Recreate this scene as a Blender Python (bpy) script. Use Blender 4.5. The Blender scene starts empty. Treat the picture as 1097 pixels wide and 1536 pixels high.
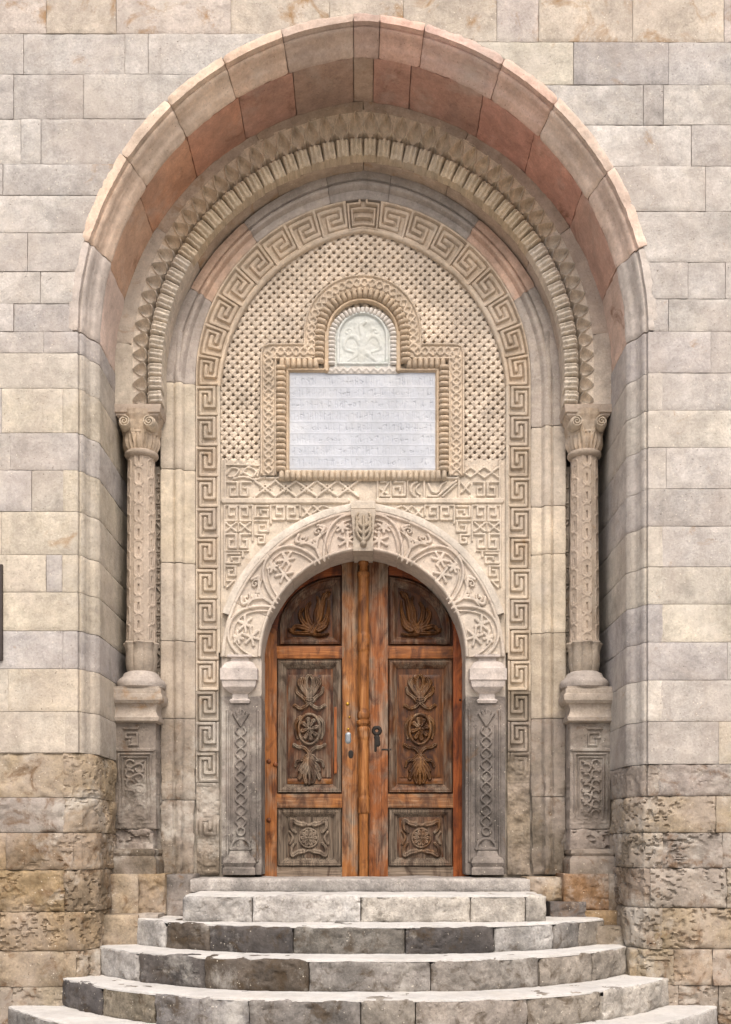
import bpy, math, numpy as np
from mathutils import Matrix, Vector
SC = bpy.context.scene
R_ = math.radians
# ------------------------------------------------------------------ camera
F = 1531.0; CD = 8.0; EZ = 1.7            # focal length in photo pixels, distance to the facade, eye height
cam = bpy.data.cameras.new('camera'); camo = bpy.data.objects.new('camera', cam); SC.collection.objects.link(camo)
camo.location = (0, -CD, EZ); camo.rotation_euler = (R_(90), 0, 0)
cam.sensor_fit = 'AUTO'; cam.sensor_width = 36; cam.lens = 36 * F / 1536
cam.shift_y = (1270 - 768) / 1536; cam.clip_end = 3000
SC.camera = camo
# ------------------------------------------------------------------ sky, sun, exposure
SUN_EL, SUN_AZ = 52, 8                     # azimuth: degrees to the right of straight behind the camera
w = bpy.data.worlds.new('World'); SC.world = w; w.use_nodes = True
nt = w.node_tree; bgn = nt.nodes['Background']
sky = nt.nodes.new('ShaderNodeTexSky'); sky.sky_type = 'NISHITA'; sky.sun_disc = False
sky.sun_elevation = R_(SUN_EL); sky.sun_rotation = R_(180 - SUN_AZ); sky.dust_density = 6; sky.air_density = 1.0; sky.ozone_density = 0.6
nt.links.new(sky.outputs[0], bgn.inputs[0]); bgn.inputs[1].default_value = 0.15
sl = bpy.data.lights.new('sun', 'SUN'); sl.energy = 0.95; sl.angle = R_(40); sl.color = (1, .985, .955)
so = bpy.data.objects.new('sun', sl); SC.collection.objects.link(so)
a = R_(SUN_AZ); d = Vector((math.sin(a) * math.cos(R_(SUN_EL)), -math.cos(a) * math.cos(R_(SUN_EL)), math.sin(R_(SUN_EL))))
so.rotation_euler = d.to_track_quat('Z', 'Y').to_euler(); so.location = (2, -12, 14)
SC.view_settings.view_transform = 'Standard'; SC.view_settings.look = 'None'; SC.view_settings.gamma = 1
SC.view_settings.exposure = 0.6
# ------------------------------------------------------------------ helpers
rng = np.random.default_rng(11)
def X(px, Y=0.0): return (np.asarray(px, float) - 548) / F * (CD + Y)
def Z(py, Y=0.0): return EZ - (np.asarray(py, float) - 1270) / F * (CD + Y)
def lin(h, k=1.0):
    c = [int(h[i:i + 2], 16) / 255 for i in (0, 2, 4)]
    return tuple((((x + .055) / 1.055) ** 2.4 if x > .04 else x / 12.92) * k for x in c)
def _hash(ix, iy, iz, s):
    h = (ix.astype(np.int64) * 374761393 + iy.astype(np.int64) * 668265263 + iz.astype(np.int64) * 2147483647 + s * 974711) & 0xffffffff
    h = ((h ^ (h >> 13)) * 1274126177) & 0xffffffff
    return ((h ^ (h >> 16)) & 0xffff) / 32767.5 - 1
def vn(P, sc, s=0):
    Q = P * sc; I = np.floor(Q); f = Q - I; f = f * f * (3 - 2 * f)
    ix, iy, iz = I[..., 0], I[..., 1], I[..., 2]; fx, fy, fz = f[..., 0], f[..., 1], f[..., 2]
    r = 0
    for a_ in (0, 1):
        for b in (0, 1):
            for c in (0, 1):
                r = r + _hash(ix + a_, iy + b, iz + c, s) * (fx if a_ else 1 - fx) * (fy if b else 1 - fy) * (fz if c else 1 - fz)
    return r
def fbm(P, sc, s=0, o=3):
    r = 0; am = .6
    for k in range(o): r = r + am * vn(P, sc * 2.03 ** k, s + 17 * k); am *= .5
    return r
def sstep(x): x = np.clip(x, 0, 1); return x * x * (3 - 2 * x)

COL = SC.collection
def link(o, par=None):
    COL.objects.link(o)
    if par is not None: o.parent = par
    return o
def thing(name, label, cat, loc=(0, 0, 0), group=None):
    o = bpy.data.objects.new(name, None); o.empty_display_size = .2; o.location = loc; link(o)
    o['label'] = label; o['category'] = cat
    if group: o['group'] = group
    return o
def base_of(p):
    b = np.zeros(3)
    while p is not None:
        b += np.array(p.location); p = p.parent
    return b
def mkmesh(name, V, Q, mat, par=None, col=None, sharp=50):
    V = np.asarray(V, float) - base_of(par); Q = np.asarray(Q, np.int32)
    me = bpy.data.meshes.new(name); me.vertices.add(len(V)); me.vertices.foreach_set('co', V.astype(np.float32).ravel())
    k = Q.shape[1]; me.loops.add(Q.size); me.loops.foreach_set('vertex_index', Q.ravel())
    me.polygons.add(len(Q)); me.polygons.foreach_set('loop_start', np.arange(len(Q), dtype=np.int32) * k)
    me.polygons.foreach_set('use_smooth', np.ones(len(Q), bool)); me.update(calc_edges=True); me.validate()
    me.set_sharp_from_angle(angle=R_(sharp)); me.materials.append(mat)
    o = bpy.data.objects.new(name, me); link(o, par)
    if col is not None: o.color = (*col[:3], col[3] if len(col) > 3 else .3)
    return o
def gridq(n, m):
    i, j = np.meshgrid(np.arange(n - 1), np.arange(m - 1), indexing='ij'); a_ = i * m + j
    return np.stack([a_, a_ + m, a_ + m + 1, a_ + 1], -1).reshape(-1, 4)
def normals(P):
    N = np.cross(np.gradient(P, axis=0), np.gradient(P, axis=1))
    return N / np.maximum(np.linalg.norm(N, axis=-1, keepdims=True), 1e-9)
SEED = [100]
def surf(name, P, mat, par, col=None, H=None, amp=.003, sc=8, pit=0, psc=22, pth=.12, bev=.006, bw=.012, edges='LRBT', skirt=.04, keep=None, sharp=50):
    """grid P[i (right), j (up)] -> displaced stone face with worn edges and a skirt going back into the wall"""
    SEED[0] += 1; s = SEED[0]; n, m = P.shape[:2]; N = normals(P)
    h = np.zeros((n, m)) if H is None else H.copy()
    Pn = P + np.array([s * 3.7, s * 1.3, s * 2.1]) if keep is None else P
    if amp: h += amp * fbm(Pn, sc, s, 4)
    if pit:
        q = fbm(Pn * np.array([1, 1, 1.9]), psc, s + 5, 3); zone = sstep(fbm(Pn, 3.2, s + 9, 2) * 1.6 + .62)
        h -= pit * sstep((q - pth) * 5) * zone
    if bev:
        du = np.concatenate([[0], np.cumsum(np.linalg.norm(np.diff(P[:, m // 2], axis=0), axis=1))])
        dv = np.concatenate([[0], np.cumsum(np.linalg.norm(np.diff(P[n // 2], axis=0), axis=1))])
        D = np.full((n, m), 9.)
        if 'L' in edges: D = np.minimum(D, du[:, None])
        if 'R' in edges: D = np.minimum(D, (du[-1] - du)[:, None])
        if 'B' in edges: D = np.minimum(D, dv[None])
        if 'T' in edges: D = np.minimum(D, (dv[-1] - dv)[None])
        ch = 1 + 1.3 * np.clip(fbm(Pn, 14, s + 3, 3), -.6, 1)
        h -= bev * np.exp(-D / bw) * ch
    P2 = P + N * h[..., None]
    if keep is not None:
        Q = gridq(n, m); k = keep.ravel()[Q].any(1); Q = Q[k]
        u, inv = np.unique(Q.ravel(), return_inverse=True)
        return mkmesh(name, P2.reshape(-1, 3)[u], inv.reshape(-1, 4), mat, par, col, sharp)
    W = np.empty((n + 2, m + 2, 3)); W[1:-1, 1:-1] = P2; B = P - N * skirt
    W[0, 1:-1] = B[0]; W[-1, 1:-1] = B[-1]; W[1:-1, 0] = B[:, 0]; W[1:-1, -1] = B[:, -1]
    W[0, 0] = B[0, 0]; W[0, -1] = B[0, -1]; W[-1, 0] = B[-1, 0]; W[-1, -1] = B[-1, -1]
    return mkmesh(name, W.reshape(-1, 3), gridq(n + 2, m + 2), mat, par, col, sharp)
def ls(a_, b, st): return np.linspace(a_, b, max(3, int(abs(b - a_) / st) + 2))
def resample(pts, st):
    pts = np.asarray(pts, float); L = np.concatenate([[0], np.cumsum(np.linalg.norm(np.diff(pts, axis=0), axis=1))])
    out = []
    for k in range(len(pts) - 1):
        n = max(1, int(round((L[k + 1] - L[k]) / st)))
        out += [pts[k] + (pts[k + 1] - pts[k]) * t / n for t in range(n)]
    out.append(pts[-1]); return np.array(out)
def crom(pts, n=8):
    p = [np.array(q, float) for q in pts]; p = [2 * p[0] - p[1]] + p + [2 * p[-1] - p[-2]]; out = []
    for k in range(1, len(p) - 2):
        a_, b, c, e = p[k - 1:k + 3]
        for t in np.linspace(0, 1, n, endpoint=False):
            out.append(.5 * (2 * b + (c - a_) * t + (2 * a_ - 5 * b + 4 * c - e) * t * t + (3 * b - a_ - 3 * c + e) * t ** 3))
    out.append(p[-2]); return np.array(out)
def spiral(cx, cy, r, turns, a0, sgn=1, n=26):
    t = np.linspace(0, 1, n); an = a0 + sgn * t * turns * 2 * math.pi
    return np.stack([cx + r * (1 - .85 * t) * np.cos(an), cy + r * (1 - .85 * t) * np.sin(an)], 1)
class Rel:
    """carved relief on a (u, v) grid"""
    def __init__(s, u, v, base=0.): s.u, s.v = u, v; s.H = np.full((len(u), len(v)), float(base))
    def _d(s, pts, pad):
        pts = np.asarray(pts, float)
        i0, i1 = np.searchsorted(s.u, [pts[:, 0].min() - pad, pts[:, 0].max() + pad]); j0, j1 = np.searchsorted(s.v, [pts[:, 1].min() - pad, pts[:, 1].max() + pad])
        if i1 <= i0 or j1 <= j0: return None
        U, V = np.meshgrid(s.u[i0:i1], s.v[j0:j1], indexing='ij'); D = np.full(U.shape, 1e9); T = np.zeros(U.shape); L = max(1, len(pts) - 1)
        if len(pts) == 1: D = np.hypot(U - pts[0, 0], V - pts[0, 1])
        for k in range(len(pts) - 1):
            a_, b = pts[k], pts[k + 1]; e = b - a_; q = e @ e
            if q < 1e-12: continue
            t = np.clip(((U - a_[0]) * e[0] + (V - a_[1]) * e[1]) / q, 0, 1); dd = np.hypot(U - a_[0] - t * e[0], V - a_[1] - t * e[1])
            mk = dd < D; D = np.where(mk, dd, D); T = np.where(mk, (k + t) / L, T)
        return (slice(i0, i1), slice(j0, j1)), D, T
    def line(s, pts, w, h, soft=None, rnd=False, cut=False, closed=False, w1=None, groove=0):
        pts = [tuple(p) for p in pts]
        if closed: pts = pts + [pts[0]]
        r = s._d(pts, max(w, w1 or 0) * 1.6)
        if r is None: return
        sl_, D, T = r; W = w if w1 is None else w + (w1 - w) * T
        if rnd: f = np.sqrt(np.clip(1 - (D / W) ** 2, 0, 1))
        else: f = sstep((W - D) / (soft or w * .5) + .5)
        if groove: f = f * (1 - groove * np.exp(-(D / (W * .28)) ** 2))
        s.H[sl_] = s.H[sl_] - h * f if cut else np.maximum(s.H[sl_], h * f)
    def disc(s, x, y, r, h, dome=False, cut=False): s.line([(x, y)], r, h, soft=r * .25, rnd=dome, cut=cut)
    def ring(s, x, y, r, w, h, a0=0, a1=360, n=28, ry=None, **k):
        an = np.radians(np.linspace(a0, a1, n)); s.line(np.stack([x + r * np.cos(an), y + (ry or r) * np.sin(an)], 1), w, h, **k)
    def rosette(s, x, y, r, n, h, a0=0., rr=1.):
        s.disc(x, y, r * .24, h, True)
        for k in range(n):
            an = a0 + k * 2 * math.pi / n
            s.line([(x + r * .3 * math.cos(an), y + rr * r * .3 * math.sin(an)), (x + r * .72 * math.cos(an), y + rr * r * .72 * math.sin(an))], r * .14, h, rnd=True, w1=r * .27, groove=.35)
def pxgrid(px0, px1, py0, py1, Y, st):
    k = F / (CD + Y); u = ls(px0, px1, st * k); v = ls(-py1, -py0, st * k)
    U, V = np.meshgrid(u, v, indexing='ij'); P = np.stack([X(U, Y), np.full(U.shape, Y), Z(-V, Y)], -1); return u, v, P
def fl(pts): return [(p[0], -p[1]) for p in pts]
def panel(name, px0, px1, py0, py1, Y, st, mat, par, fun=None, col=None, thr=None, erode=None, lean=None, **k):
    u, v, P = pxgrid(px0, px1, py0, py1, Y, st); r = Rel(u, v)
    if fun: fun(r)
    H = r.H
    if lean is not None: P = P.copy(); P[..., 0] += lean(P)
    if erode is not None:
        e = np.clip(erode(-v)[None] + .9 * fbm(P, 6, 77, 3), 0, 1); H = H * (1 - e) - e * (.022 + .03 * fbm(P, 9, 5, 4))
    keep = (r.H > thr) if thr is not None else None
    return surf(name, P, mat, par, col, H=H, keep=keep, **k)
def ringmesh(name, rings, mat, par, col=None, amp=.002, cap=True, sharp=40, sc=14):
    """closed rings (k, n, 3), bottom to top"""
    Rg = np.asarray(rings, float); k, n = Rg.shape[:2]; c = Rg.mean(1, keepdims=True)
    SEED[0] += 1
    if amp: dd = Rg - c; dd[..., 2] = 0; dd /= np.maximum(np.linalg.norm(dd, axis=-1, keepdims=True), 1e-6); Rg = Rg + dd * (amp * fbm(Rg, sc, SEED[0], 3))[..., None]
    V = Rg.reshape(-1, 3); i, j = np.meshgrid(np.arange(k - 1), np.arange(n), indexing='ij'); a_ = i * n + j; b = i * n + (j + 1) % n
    Q = np.stack([a_, b, b + n, a_ + n], -1).reshape(-1, 4)
    if cap:
        ct = len(V); V = np.vstack([V, c[0], c[-1]]); j = np.arange(n)
        j2 = j[::2]
        Q = np.vstack([Q, np.stack([np.full(len(j2), ct), (j2 + 2) % n, (j2 + 1) % n, j2], 1), np.stack([np.full(len(j2), ct + 1), (k - 1) * n + j2, (k - 1) * n + (j2 + 1) % n, (k - 1) * n + (j2 + 2) % n], 1)])
    return mkmesh(name, V, Q, mat, par, col, sharp)
def rectlathe(name, x0, x1, y0, y1, prof, mat, par, col=None, st=.025, **k):
    """moulded block: prof = [(outset, z)] bottom to top; plan x0..x1, y0 (front)..y1"""
    def rect(o):
        nx = max(2, int((x1 - x0) / st)) * 2; ny = max(2, int((y1 - y0) / st)) * 2
        t = np.linspace(0, 1, nx, endpoint=False); q = np.linspace(0, 1, ny, endpoint=False)
        a_, b, c, e = x0 - o, x1 + o, y0 - o, y1
        return np.array([(a_ + (b - a_) * s, c) for s in t] + [(b, c + (e - c) * s) for s in q] + [(b - (b - a_) * s, e) for s in t] + [(a_, e - (e - c) * s) for s in q])
    rings = []
    pr = resample(prof, st)
    for o, z in pr:
        r = rect(o); rings.append(np.c_[r, np.full(len(r), z)])
    return ringmesh(name, rings, mat, par, col, **k)
def lathe(name, cx, cy, prof, mat, par, col=None, n=48, rel=None, st=.02, **k):
    pr = resample(prof, st); th = np.linspace(0, 2 * math.pi, n, endpoint=False); rings = []
    for r, z in pr:
        rr = r + (rel(th, np.full(n, z)) if rel else 0)
        rings.append(np.stack([cx + rr * np.sin(th), cy - rr * np.cos(th), np.full(n, z)], 1))
    return ringmesh(name, rings, mat, par, col, **k)
def sweep_closed(name, pts, prof, Y, mat, par, col=None, closed=True, amp=.001):
    """moulding: pts (x, z) ring, counter-clockwise; prof = [(inset, height)]"""
    p = np.asarray(pts, float); n = len(p)
    e = np.roll(p, -1, 0) - p; e /= np.linalg.norm(e, axis=1, keepdims=True); nr = np.stack([-e[:, 1], e[:, 0]], 1)
    mi = nr + np.roll(nr, 1, 0); mi /= np.maximum((mi * nr).sum(1, keepdims=True), .3)
    rows = [np.c_[p + mi * o, np.full(n, Y - h)][:, [0, 2, 1]] for o, h in prof]
    V = np.array(rows); k = len(prof)
    i, j = np.meshgrid(np.arange(k - 1), np.arange(n), indexing='ij'); a_ = i * n + j; b = i * n + (j + 1) % n
    return mkmesh(name, V.reshape(-1, 3), np.stack([a_, b, b + n, a_ + n], -1).reshape(-1, 4), mat, par, col, 30)
# ------------------------------------------------------------------ materials
def mat_new(name):
    m = bpy.data.materials.new(name); m.use_nodes = True; t = m.node_tree; b = t.nodes['Principled BSDF']
    def N(ty, **kw):
        n = t.nodes.new('ShaderNode' + ty)
        for k, v in kw.items():
            if k.startswith('i_'):
                key = k[2:]; n.inputs[int(key) if key.isdigit() else key].default_value = v
            else: setattr(n, k, v)
        return n
    return m, t, b, N
def ramp(N, t, src, p0, p1, c0=0., c1=1.):
    r = N('MapRange', clamp=True); r.inputs[1].default_value = p0; r.inputs[2].default_value = p1; r.inputs[3].default_value = c0; r.inputs[4].default_value = c1
    t.links.new(src, r.inputs[0]); return r.outputs[0]
def mixc(N, t, fac, a_, b, mode='MIX'):
    m = N('Mix', data_type='RGBA', blend_type=mode)
    for s, v in ((m.inputs[0], fac), (m.inputs[6], a_), (m.inputs[7], b)):
        if hasattr(v, 'links'): t.links.new(v, s)
        elif isinstance(v, (int, float)): s.default_value = v
        else: s.default_value = (*v[:3], 1)
    return m.outputs[2]
def math_(N, t, op, a_, b):
    m = N('Math', operation=op)
    for s, v in ((m.inputs[0], a_), (m.inputs[1], b)):
        if hasattr(v, 'links'): t.links.new(v, s)
        else: s.default_value = v
    return m.outputs[0]
def stone(name, stain='7a5a34', lime='cfc8bd', limeamt=.25, speck=.5, var=.22, bump=.35, tool=0., rough=.9, stain_sc=3.2, pits=.5, drift=.8, streak=0.):
    """tuff: object colour x mottling, stains (amount = object alpha), lime smears, pale flecks and dark pores"""
    m, t, b, N = mat_new(name); oi = N('ObjectInfo'); tc = N('TexCoord')
    off = N('VectorMath', operation='ADD'); t.links.new(tc.outputs['Object'], off.inputs[0])
    sc = N('VectorMath', operation='SCALE'); cb = N('CombineXYZ')
    for k in range(3): t.links.new(oi.outputs['Random'], cb.inputs[k])
    t.links.new(cb.outputs[0], sc.inputs[0]); sc.inputs['Scale'].default_value = 37; t.links.new(sc.outputs[0], off.inputs[1]); co = off.outputs[0]
    def noise(s, d=5, r=.55, dist=0., vec=None):
        n = N('TexNoise'); n.inputs['Scale'].default_value = s; n.inputs['Detail'].default_value = d; n.inputs['Roughness'].default_value = r; n.inputs['Distortion'].default_value = dist
        t.links.new(vec or co, n.inputs['Vector']); return n.outputs['Fac']
    gp = N('NewGeometry').outputs['Position']
    c = oi.outputs['Color']
    n1, n2, n3 = noise(2.6, 6, .6, .4), noise(13, 5, .65), noise(55, 4, .7)
    v = ramp(N, t, n1, .3, .7, 1 - var, 1 + var); v2 = ramp(N, t, n2, .3, .7, 1 - var * .7, 1 + var * .7); v3 = ramp(N, t, n3, .3, .7, 1 - var * .6, 1 + var * .6)
    mul = math_(N, t, 'MULTIPLY', math_(N, t, 'MULTIPLY', v, v2), v3)
    gs = N('CombineXYZ')
    for k in range(3): t.links.new(mul, gs.inputs[k])
    c = mixc(N, t, 1.0, c, gs.outputs[0], 'MULTIPLY')
    # warm mottling
    c = mixc(N, t, ramp(N, t, noise(5.5, 4, .6, .8), .5, .72, 0, .3), c, mixc(N, t, 1.0, c, (1.04, .99, .90), 'MULTIPLY'))
    c = mixc(N, t, ramp(N, t, noise(1.3, 6, .62, .6, gp), .42, .62, 0, drift), c, mixc(N, t, .5, c, lin('b9ada3', .8)))
    # stains
    sn = noise(stain_sc, 7, .66, .7); th = ramp(N, t, oi.outputs['Alpha'], 0, 1, .74, .36)
    sf = math_(N, t, 'MULTIPLY', ramp(N, t, math_(N, t, 'SUBTRACT', sn, th), 0, .13), .75)
    c = mixc(N, t, sf, c, lin(stain, .8))
    # lime
    lf = math_(N, t, 'MULTIPLY', ramp(N, t, noise(1.6, 9, .74, .25, gp), .53, .68), limeamt * 2)
    c = mixc(N, t, lf, c, lin(lime, .85))
    if streak:
        sm = N('Mapping'); sm.inputs['Scale'].default_value = (7, 7, .45); t.links.new(gp, sm.inputs[0])
        c = mixc(N, t, ramp(N, t, noise(1, 6, .65, .2, sm.outputs[0]), .55, .75, 0, streak), c, mixc(N, t, 1.0, c, (.74, .72, .70), 'MULTIPLY'))
    # flecks and pores
    vo = N('TexVoronoi'); vo.inputs['Scale'].default_value = 42; t.links.new(co, vo.inputs['Vector'])
    fk = math_(N, t, 'MULTIPLY', ramp(N, t, vo.outputs['Distance'], .16, .24, 1, 0), ramp(N, t, noise(21, 2), .58, .66, 0, speck * .8))
    c = mixc(N, t, fk, c, lin('e6ddcc', .9))
    pr = noise(70, 3, .6); pf = ramp(N, t, pr, .66, .74, 0, pits)
    c = mixc(N, t, pf, c, mixc(N, t, 1.0, c, (.35, .3, .26), 'MULTIPLY'))
    t.links.new(c, b.inputs['Base Color']); b.inputs['Roughness'].default_value = rough; b.inputs['Specular IOR Level'].default_value = .2
    hsum = math_(N, t, 'ADD', math_(N, t, 'MULTIPLY', n3, .6), math_(N, t, 'SUBTRACT', n2, math_(N, t, 'MULTIPLY', pf, 1.2)))
    if tool:
        vr = N('VectorRotate', rotation_type='Y_AXIS'); vr.inputs['Angle'].default_value = R_(40); t.links.new(co, vr.inputs['Vector']); mp = N('Mapping'); mp.inputs['Scale'].default_value = (16, 16, 80); t.links.new(vr.outputs[0], mp.inputs[0])
        tn = N('TexNoise'); tn.inputs['Scale'].default_value = 1; tn.inputs['Detail'].default_value = 2; t.links.new(mp.outputs[0], tn.inputs['Vector'])
        hsum = math_(N, t, 'ADD', hsum, math_(N, t, 'MULTIPLY', tn.outputs['Fac'], tool))
    bp = N('Bump'); bp.inputs['Strength'].default_value = bump; bp.inputs['Distance'].default_value = .012; t.links.new(hsum, bp.inputs['Height']); t.links.new(bp.outputs[0], b.inputs['Normal'])
    return m
def wood(name, grain, dark='35200f', mid='875a30', light='b88c5c', grey='8a7d6e'):
    """old varnished pine; object colour tints, object alpha = how far the varnish has weathered to grey"""
    m, t, b, N = mat_new(name); oi = N('ObjectInfo'); tc = N('TexCoord')
    def noise(scale, s=1., d=5, dist=0.):
        mp = N('Mapping'); mp.inputs['Scale'].default_value = scale; t.links.new(tc.outputs['Object'], mp.inputs[0])
        add = N('VectorMath', operation='ADD'); t.links.new(mp.outputs[0], add.inputs[0]); cb = N('CombineXYZ')
        k = math_(N, t, 'MULTIPLY', oi.outputs['Random'], 91.)
        for q in range(3): t.links.new(k, cb.inputs[q])
        t.links.new(cb.outputs[0], add.inputs[1])
        n = N('TexNoise'); n.inputs['Scale'].default_value = s; n.inputs['Detail'].default_value = d; n.inputs['Roughness'].default_value = .62; n.inputs['Distortion'].default_value = dist
        t.links.new(add.outputs[0], n.inputs['Vector']); return n.outputs['Fac']
    g = (105, 105, 2.4) if grain == 'V' else (2.4, 105, 105); g2 = (14, 14, 2.2) if grain == 'V' else (2.2, 14, 14)
    a_ = noise(g, 1, 4, .6); c2 = noise(g2, 1, 5, .8); bl = noise((4, 4, 3), 1, 5, .6)
    cr = N('ValToRGB'); e = cr.color_ramp.elements; e[0].position = .3; e[0].color = (*lin(dark), 1); e[1].position = .72; e[1].color = (*lin(light), 1)
    e2 = cr.color_ramp.elements.new(.5); e2.color = (*lin(mid), 1)
    t.links.new(math_(N, t, 'ADD', math_(N, t, 'MULTIPLY', a_, .45), math_(N, t, 'MULTIPLY', c2, .55)), cr.inputs[0])
    c = mixc(N, t, 1.0, cr.outputs[0], oi.outputs['Color'], 'MULTIPLY')
    gr = mixc(N, t, ramp(N, t, a_, .35, .65), lin(grey, .32), lin(grey, 1.15))
    th = ramp(N, t, oi.outputs['Alpha'], 0, 1, .78, .22)
    wf = ramp(N, t, math_(N, t, 'SUBTRACT', math_(N, t, 'ADD', math_(N, t, 'MULTIPLY', bl, .6), math_(N, t, 'MULTIPLY', c2, .4)), th), -.04, .12, 0, .9)
    c = mixc(N, t, wf, c, gr)
    dk = ramp(N, t, noise((9, 9, 3.2), 1, 7, 1.), .48, .64, 0, .85); c = mixc(N, t, dk, c, mixc(N, t, 1.0, c, (.28, .22, .2), 'MULTIPLY'))
    t.links.new(c, b.inputs['Base Color']); t.links.new(ramp(N, t, wf, 0, .9, .5, .85), b.inputs['Roughness']); b.inputs['Specular IOR Level'].default_value = .3
    bp = N('Bump'); bp.inputs['Strength'].default_value = .5; bp.inputs['Distance'].default_value = .006; t.links.new(math_(N, t, 'ADD', a_, c2), bp.inputs['Height']); t.links.new(bp.outputs[0], b.inputs['Normal'])
    return m
def plain(name, hexc, rough=.6, metal=0.):
    m, t, b, N = mat_new(name); n = N('TexNoise'); n.inputs['Scale'].default_value = 30; n.inputs['Detail'].default_value = 4
    c = lin(hexc); t.links.new(mixc(N, t, ramp(N, t, n.outputs['Fac'], .3, .7), tuple(x * .7 for x in c), tuple(x * 1.2 for x in c)), b.inputs['Base Color'])
    b.inputs['Roughness'].default_value = rough; b.inputs['Metallic'].default_value = metal; return m
M_ASH = stone('ashlar_tuff', streak=.55, tool=.35, limeamt=.3, var=.26, bump=.6, speck=.8, pits=.9, stain='9a7440')
M_ROUGH = stone('weathered_tuff', stain='6f5236', lime='c3bdb3', limeamt=.42, var=.36, bump=.8, stain_sc=5.5, pits=1., speck=.8, drift=1.)
M_PINK = stone('pink_tuff', streak=.5, stain='7d5a44', limeamt=.16, drift=.3, var=.22, speck=.1, bump=.3, pits=.9)
M_CARVE = stone('carved_tuff', streak=.4, stain='a07a4c', limeamt=.18, var=.25, speck=.45, bump=.5, pits=.75, drift=.5)
M_STEP = stone('step_basalt', stain='4d3f2e', lime='c9c5bd', limeamt=.34, drift=.3, var=.44, bump=.8, stain_sc=7, pits=1., speck=.7)
M_SCREED = stone('worn_tread', stain='8f8a82', limeamt=.2, var=.14, speck=.2, bump=.5, drift=.2)
M_MARBLE = stone('pale_marble', stain='a9b3a6', lime='e8ebee', limeamt=.2, var=.08, speck=.05, bump=.2, pits=.2, drift=.0, rough=.6)
M_MORTAR = stone('lime_mortar', limeamt=.4, var=.2, bump=.6)
M_PAVE = stone('paving', limeamt=.2, var=.25, bump=.6)
M_WV = wood('door_wood_upright', 'V'); M_WH = wood('door_wood_level', 'H')
M_WC = wood('carved_wood', 'V', dark='2e2014', mid='66492e', light='9a7a54')
M_WP = wood('panel_wood', 'V', dark='1c110a', mid='553419', light='8a6036', grey='7a6e60')
M_IRON = plain('dark_iron', '2b2724', .55, .7); M_BRASS = plain('old_brass', 'b08a3a', .45, .9); M_STEEL = plain('grey_steel', '8b9196', .45, .8)
M_WHITE = plain('white_porcelain', 'e8e6e0', .3); M_DARK = plain('dark_board', '2c211a', .6)
# ------------------------------------------------------------------ arches (centre offset e, springing z, radius)
XC = -.02; Z0 = 5.75
CV = {'A': (.15, 5.775, 2.46), 'B': (.2, 5.75, 2.315), 'tip': (.165, 5.85, 2.13), 'base': (.1, 5.82, 1.952), 'din': (.144, 5.744, 1.862),
      'Eo': (.317, 5.573, 2.093), 'Ei': (.1, 5.82, 1.57), 'F': (.2, 5.674, 1.471), 'Do': (.1, 3.317, 1.345), 'Di': (.041, 3.365, .938)}
def hw(k): return CV[k][2] - CV[k][0]
def ring(k, ph, z0=Z0):
    """point of curve k on the ray at angle ph (0 left, 90 apex, 180 right) from (XC, z0)"""
    e, zc, R = CV[k]; ph = np.asarray(ph, float); c = np.abs(np.cos(ph)); s = np.sin(ph); dz = z0 - zc
    b = c * e + s * dz; r = -b + np.sqrt(b * b - (e * e + dz * dz - R * R)); z = z0 + r * s
    r = np.where(z < zc, (R - e) / np.maximum(c, 1e-6), r)
    return np.stack([XC - np.sign(np.cos(ph)) * r * c, z0 + r * s], -1)
def arch_x(k, z, side):
    e, zc, R = CV[k]; h = np.where(z > zc, -e + np.sqrt(np.maximum(R * R - (z - zc) ** 2, 0)), R - e); return XC + side * h
def arch_z(k, x):
    e, zc, R = CV[k]; q = R * R - (np.abs(x - XC) + e) ** 2; return np.where(q > 0, zc + np.sqrt(np.maximum(q, 0)), zc)
def phi_px(px, py, Y, z0=Z0): return math.atan2(float(Z(py, Y)) - z0, -(float(X(px, Y)) - XC))
def loft(k1, k2, p0, p1, prof, st, z0=Z0):
    """P[i along arch, j along prof]; prof = [(s between k1 and k2, Y)] from inner/back to outer/front"""
    a_, b = ring(k1, np.array([p0, p1]), z0); L = max(np.linalg.norm(ring(k2, p0, z0) - ring(k2, p1, z0)), .05)
    ph = np.linspace(p0, p1, max(4, int(L / st) + 2)); A_, B_ = ring(k1, ph, z0), ring(k2, ph, z0); pr = np.asarray(prof)
    q = A_[:, None] + (B_ - A_)[:, None] * pr[None, :, 0:1]
    return np.stack([q[..., 0], np.broadcast_to(pr[None, :, 1], q.shape[:2]), q[..., 1]], -1), ph
MOULD = [(0, .22), (.015, .2), (.06, .188), (.13, .165), (.2, .15), (.27, .142), (.34, .130), (.40, .112), (.42, .098), (.45, .092), (.47, .078), (.5, .055), (.55, .036), (.61, .026), (.67, .026), (.71, .030), (.72, .020), (.74, .0), (1, .0)]
MOULD = [(s_ * .62 / .74 if s_ <= .74 else s_, y_) for s_, y_ in MOULD]
# ------------------------------------------------------------------ ground
g = 60; V = np.array([(-g, -g, 0), (g, -g, 0), (g, 3, 0), (-g, 3, 0)]); gr = mkmesh('ground', V, [[0, 1, 2, 3]], M_PAVE, None, lin('c4bdb2', .8)); gr['kind'] = 'structure'
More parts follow.
